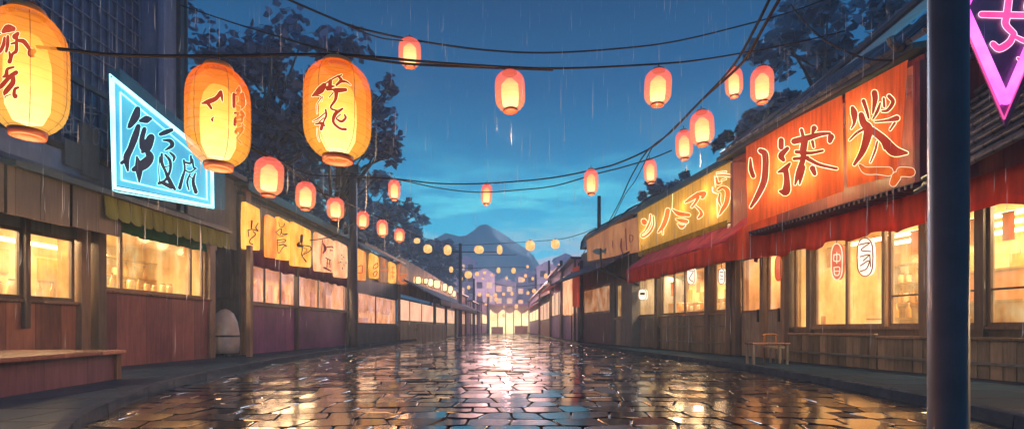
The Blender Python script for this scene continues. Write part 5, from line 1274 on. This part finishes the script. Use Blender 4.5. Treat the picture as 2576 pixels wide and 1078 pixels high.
wire([(889,560,24.3),(850,590,22),(810,600,20),(780,604,19)], .014, 'short wire from the utility pole to the panel shop roof')
# far poles
util_pole(1158, 52, 612, .2, 'thin pole with a long crossarm in the far middle-left', ((H+(HY-634)/F*52, 5.4, 1.7),))
util_pole(1192, 78, 700, .22, 'pale pole behind the crossarm pole')
util_pole(1228, 90, 735, .28, 'short pole just left of the glowing gateway')
util_pole(1348, 84, 690, .2, 'slim pole just right of the glowing gateway')
util_pole(1381, 60, 655, .16, 'slim pole before the far right stalls')
util_pole(1412, 45, 655, .17, 'pole beside the pale upright banner')
util_pole(1462, 33.5, 655, .12, 'pole at the corner of the dark awning')

for (x, y, z, p_) in ((-3,50,5,240),(3,58,6,360),(-2.5,68,6.5,440),(2,80,7,520),(-3,88,7,560),(0,92,7,420)):
    L = bpy.data.lights.new('lantern_glow', 'POINT'); L.energy = p_; L.color = (1,.50,.42); L.shadow_soft_size = 2.2  # free points standing for the far lantern strings, added to light the haze
    lo = bpy.data.objects.new('lantern_glow', L); col.objects.link(lo); lo.location = (x, y, z)

for (x, y, z, p_) in ((-11,105,8,1800),(9,105,8,1800),(-1,105,11,1500)):
    L = bpy.data.lights.new('town_fill', 'POINT'); L.energy = p_; L.color = (1,.55,.5); L.shadow_soft_size = .6  # added fill lights hidden behind the gateway, brightening town walls and haze
    lo = bpy.data.objects.new('town_fill', L); col.objects.link(lo); lo.location = (x, y, z)

# ================================================================== trees
def tree(base, ctr, rad, nclump, nleaf, ls, leaf, label, limbs=9, name='tree', seed=1, squash=.8, cr=.17):
    rnd = random.Random(seed); ctr = Vector(ctr); base = Vector(base)
    o = thing(name, label, 'tree', base, 'trees behind the shops')
    b = MB(); b.tube([base, base.lerp(ctr, .5)+Vector((.2,.1,0)), ctr], lambda u: .32*(1-.7*u), 9)
    cl = []
    for i in range(nclump):
        while True:
            v = Vector((rnd.uniform(-1,1), rnd.uniform(-1,1), rnd.uniform(-1,1)))
            if .25 < v.length < 1: break
        v = v*(.55+.5*rnd.random()); cl.append(ctr + Vector((v.x*rad[0], v.y*rad[1], v.z*rad[2])))
    for i in range(min(limbs*3, nclump)):
        p_ = cl[i]; s_ = base.lerp(ctr, rnd.uniform(.5,.95)); b.tube([s_, s_.lerp(p_, .5)+Vector((0,0,.3)), p_], lambda u: .10*(1-.8*u)+.012, 5)
    b.build('trunk', M['bark'], o, smooth=True)
    vs, fs = [], []
    rm = sum(rad)/3
    for c_ in cl:
        R0 = rm*rnd.uniform(cr*.6, cr*1.5)
        for k in range(nleaf):
            d = Vector((rnd.gauss(0,1), rnd.gauss(0,1), rnd.gauss(0,1)*squash)).normalized()*R0*rnd.random()**.45
            p_ = c_ + d
            a = Vector((rnd.gauss(0,1), rnd.gauss(0,1), rnd.gauss(0,.5))).normalized(); n_ = Vector((rnd.gauss(0,.7), rnd.gauss(0,.7), 1)).normalized()
            e_ = a.cross(n_).normalized(); s_ = ls*rnd.uniform(.6,1.4); i0 = len(vs)
            vs += [p_-a*s_, p_-a*s_*.3+e_*s_*.45, p_+a*s_*.35+e_*s_*.55, p_+a*s_, p_+a*s_*.3-e_*s_*.6, p_-a*s_*.35-e_*s_*.4]
            fs.append((i0,i0+1,i0+2,i0+3,i0+4,i0+5))
    b = MB(); b.add(vs, fs); b.build('crown', leaf, o)
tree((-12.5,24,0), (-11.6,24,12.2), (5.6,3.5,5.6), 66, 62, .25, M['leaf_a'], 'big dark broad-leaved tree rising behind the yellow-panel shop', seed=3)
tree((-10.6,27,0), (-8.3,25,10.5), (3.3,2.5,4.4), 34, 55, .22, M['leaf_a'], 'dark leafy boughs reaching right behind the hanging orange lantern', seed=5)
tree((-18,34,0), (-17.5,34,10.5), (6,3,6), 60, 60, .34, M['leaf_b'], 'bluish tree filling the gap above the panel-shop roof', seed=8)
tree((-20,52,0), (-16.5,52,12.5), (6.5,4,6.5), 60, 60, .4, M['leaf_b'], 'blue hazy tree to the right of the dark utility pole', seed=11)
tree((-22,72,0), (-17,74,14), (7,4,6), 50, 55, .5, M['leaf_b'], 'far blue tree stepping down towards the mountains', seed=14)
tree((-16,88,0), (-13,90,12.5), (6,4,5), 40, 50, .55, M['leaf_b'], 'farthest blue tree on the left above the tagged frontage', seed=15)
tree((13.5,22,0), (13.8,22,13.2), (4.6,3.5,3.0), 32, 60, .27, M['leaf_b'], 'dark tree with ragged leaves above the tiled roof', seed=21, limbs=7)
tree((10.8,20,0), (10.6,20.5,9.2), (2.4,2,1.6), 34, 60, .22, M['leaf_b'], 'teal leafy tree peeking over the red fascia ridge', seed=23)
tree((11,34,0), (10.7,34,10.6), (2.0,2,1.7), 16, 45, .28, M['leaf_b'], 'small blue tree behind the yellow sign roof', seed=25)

# ================================================================== rain
rnd = random.Random(99); b = MB()
for i in range(1900):
    Y = rnd.uniform(5, 26); px = rnd.uniform(-100, 2700); py = rnd.uniform(-60, 700) if rnd.random() < .85 else rnd.uniform(600, 900)
    p_ = at(px, py, Y); L = rnd.uniform(.15, .6); r_ = rnd.uniform(.0025, .005); lean = rnd.uniform(-.01,.02)
    if p_.z < .3: continue
    q = [(p_.x,p_.y,p_.z+L)] + [(p_.x+r_*math.cos(a), p_.y+r_*math.sin(a), p_.z+L*.25) for a in (0,2.1,4.2)] + [(p_.x-lean,p_.y,p_.z)]
    b.add(q, [(0,1,2),(0,2,3),(0,3,1),(4,2,1),(4,3,2),(4,1,3)])
o = b.build('rain', M['rain']); o['kind'] = 'stuff'

# ================================================================== haze
USE_HAZE = True
if USE_HAZE:
    w = N('haze'); v = w.n('VolumePrincipled'); v.inputs['Color'].default_value = (.50,.77,1,1); v.inputs['Density'].default_value = .0046
    v.inputs['Anisotropy'].default_value = .3
    w.l(v.outputs[0], w.out.inputs[1])
    b = MB(); b.box((-170,-20,-1.1),(170,185,37)); o = b.build('haze', w.m); o['kind'] = 'stuff'

# ================================================================== camera and render
cam = bpy.data.cameras.new('camera'); co = bpy.data.objects.new('camera', cam); col.objects.link(co)
co.location = (0,0,H); co.rotation_euler = (R(90),0,0); cam.sensor_width = 36; cam.lens = 36*F/2576
cam.shift_y = (HY-539)/2576; cam.clip_end = 2000; scene.camera = co
scene.view_settings.view_transform = 'Standard'; scene.view_settings.look = 'None'; scene.view_settings.exposure = .4
cy = scene.cycles
cy.use_denoising = True; cy.max_bounces = 7; cy.diffuse_bounces = 3; cy.glossy_bounces = 3; cy.transparent_max_bounces = 16
cy.volume_bounces = 1; cy.sample_clamp_indirect = 4; cy.sample_clamp_direct = 0; cy.use_light_tree = True; cy.caustics_reflective = False; cy.caustics_refractive = False
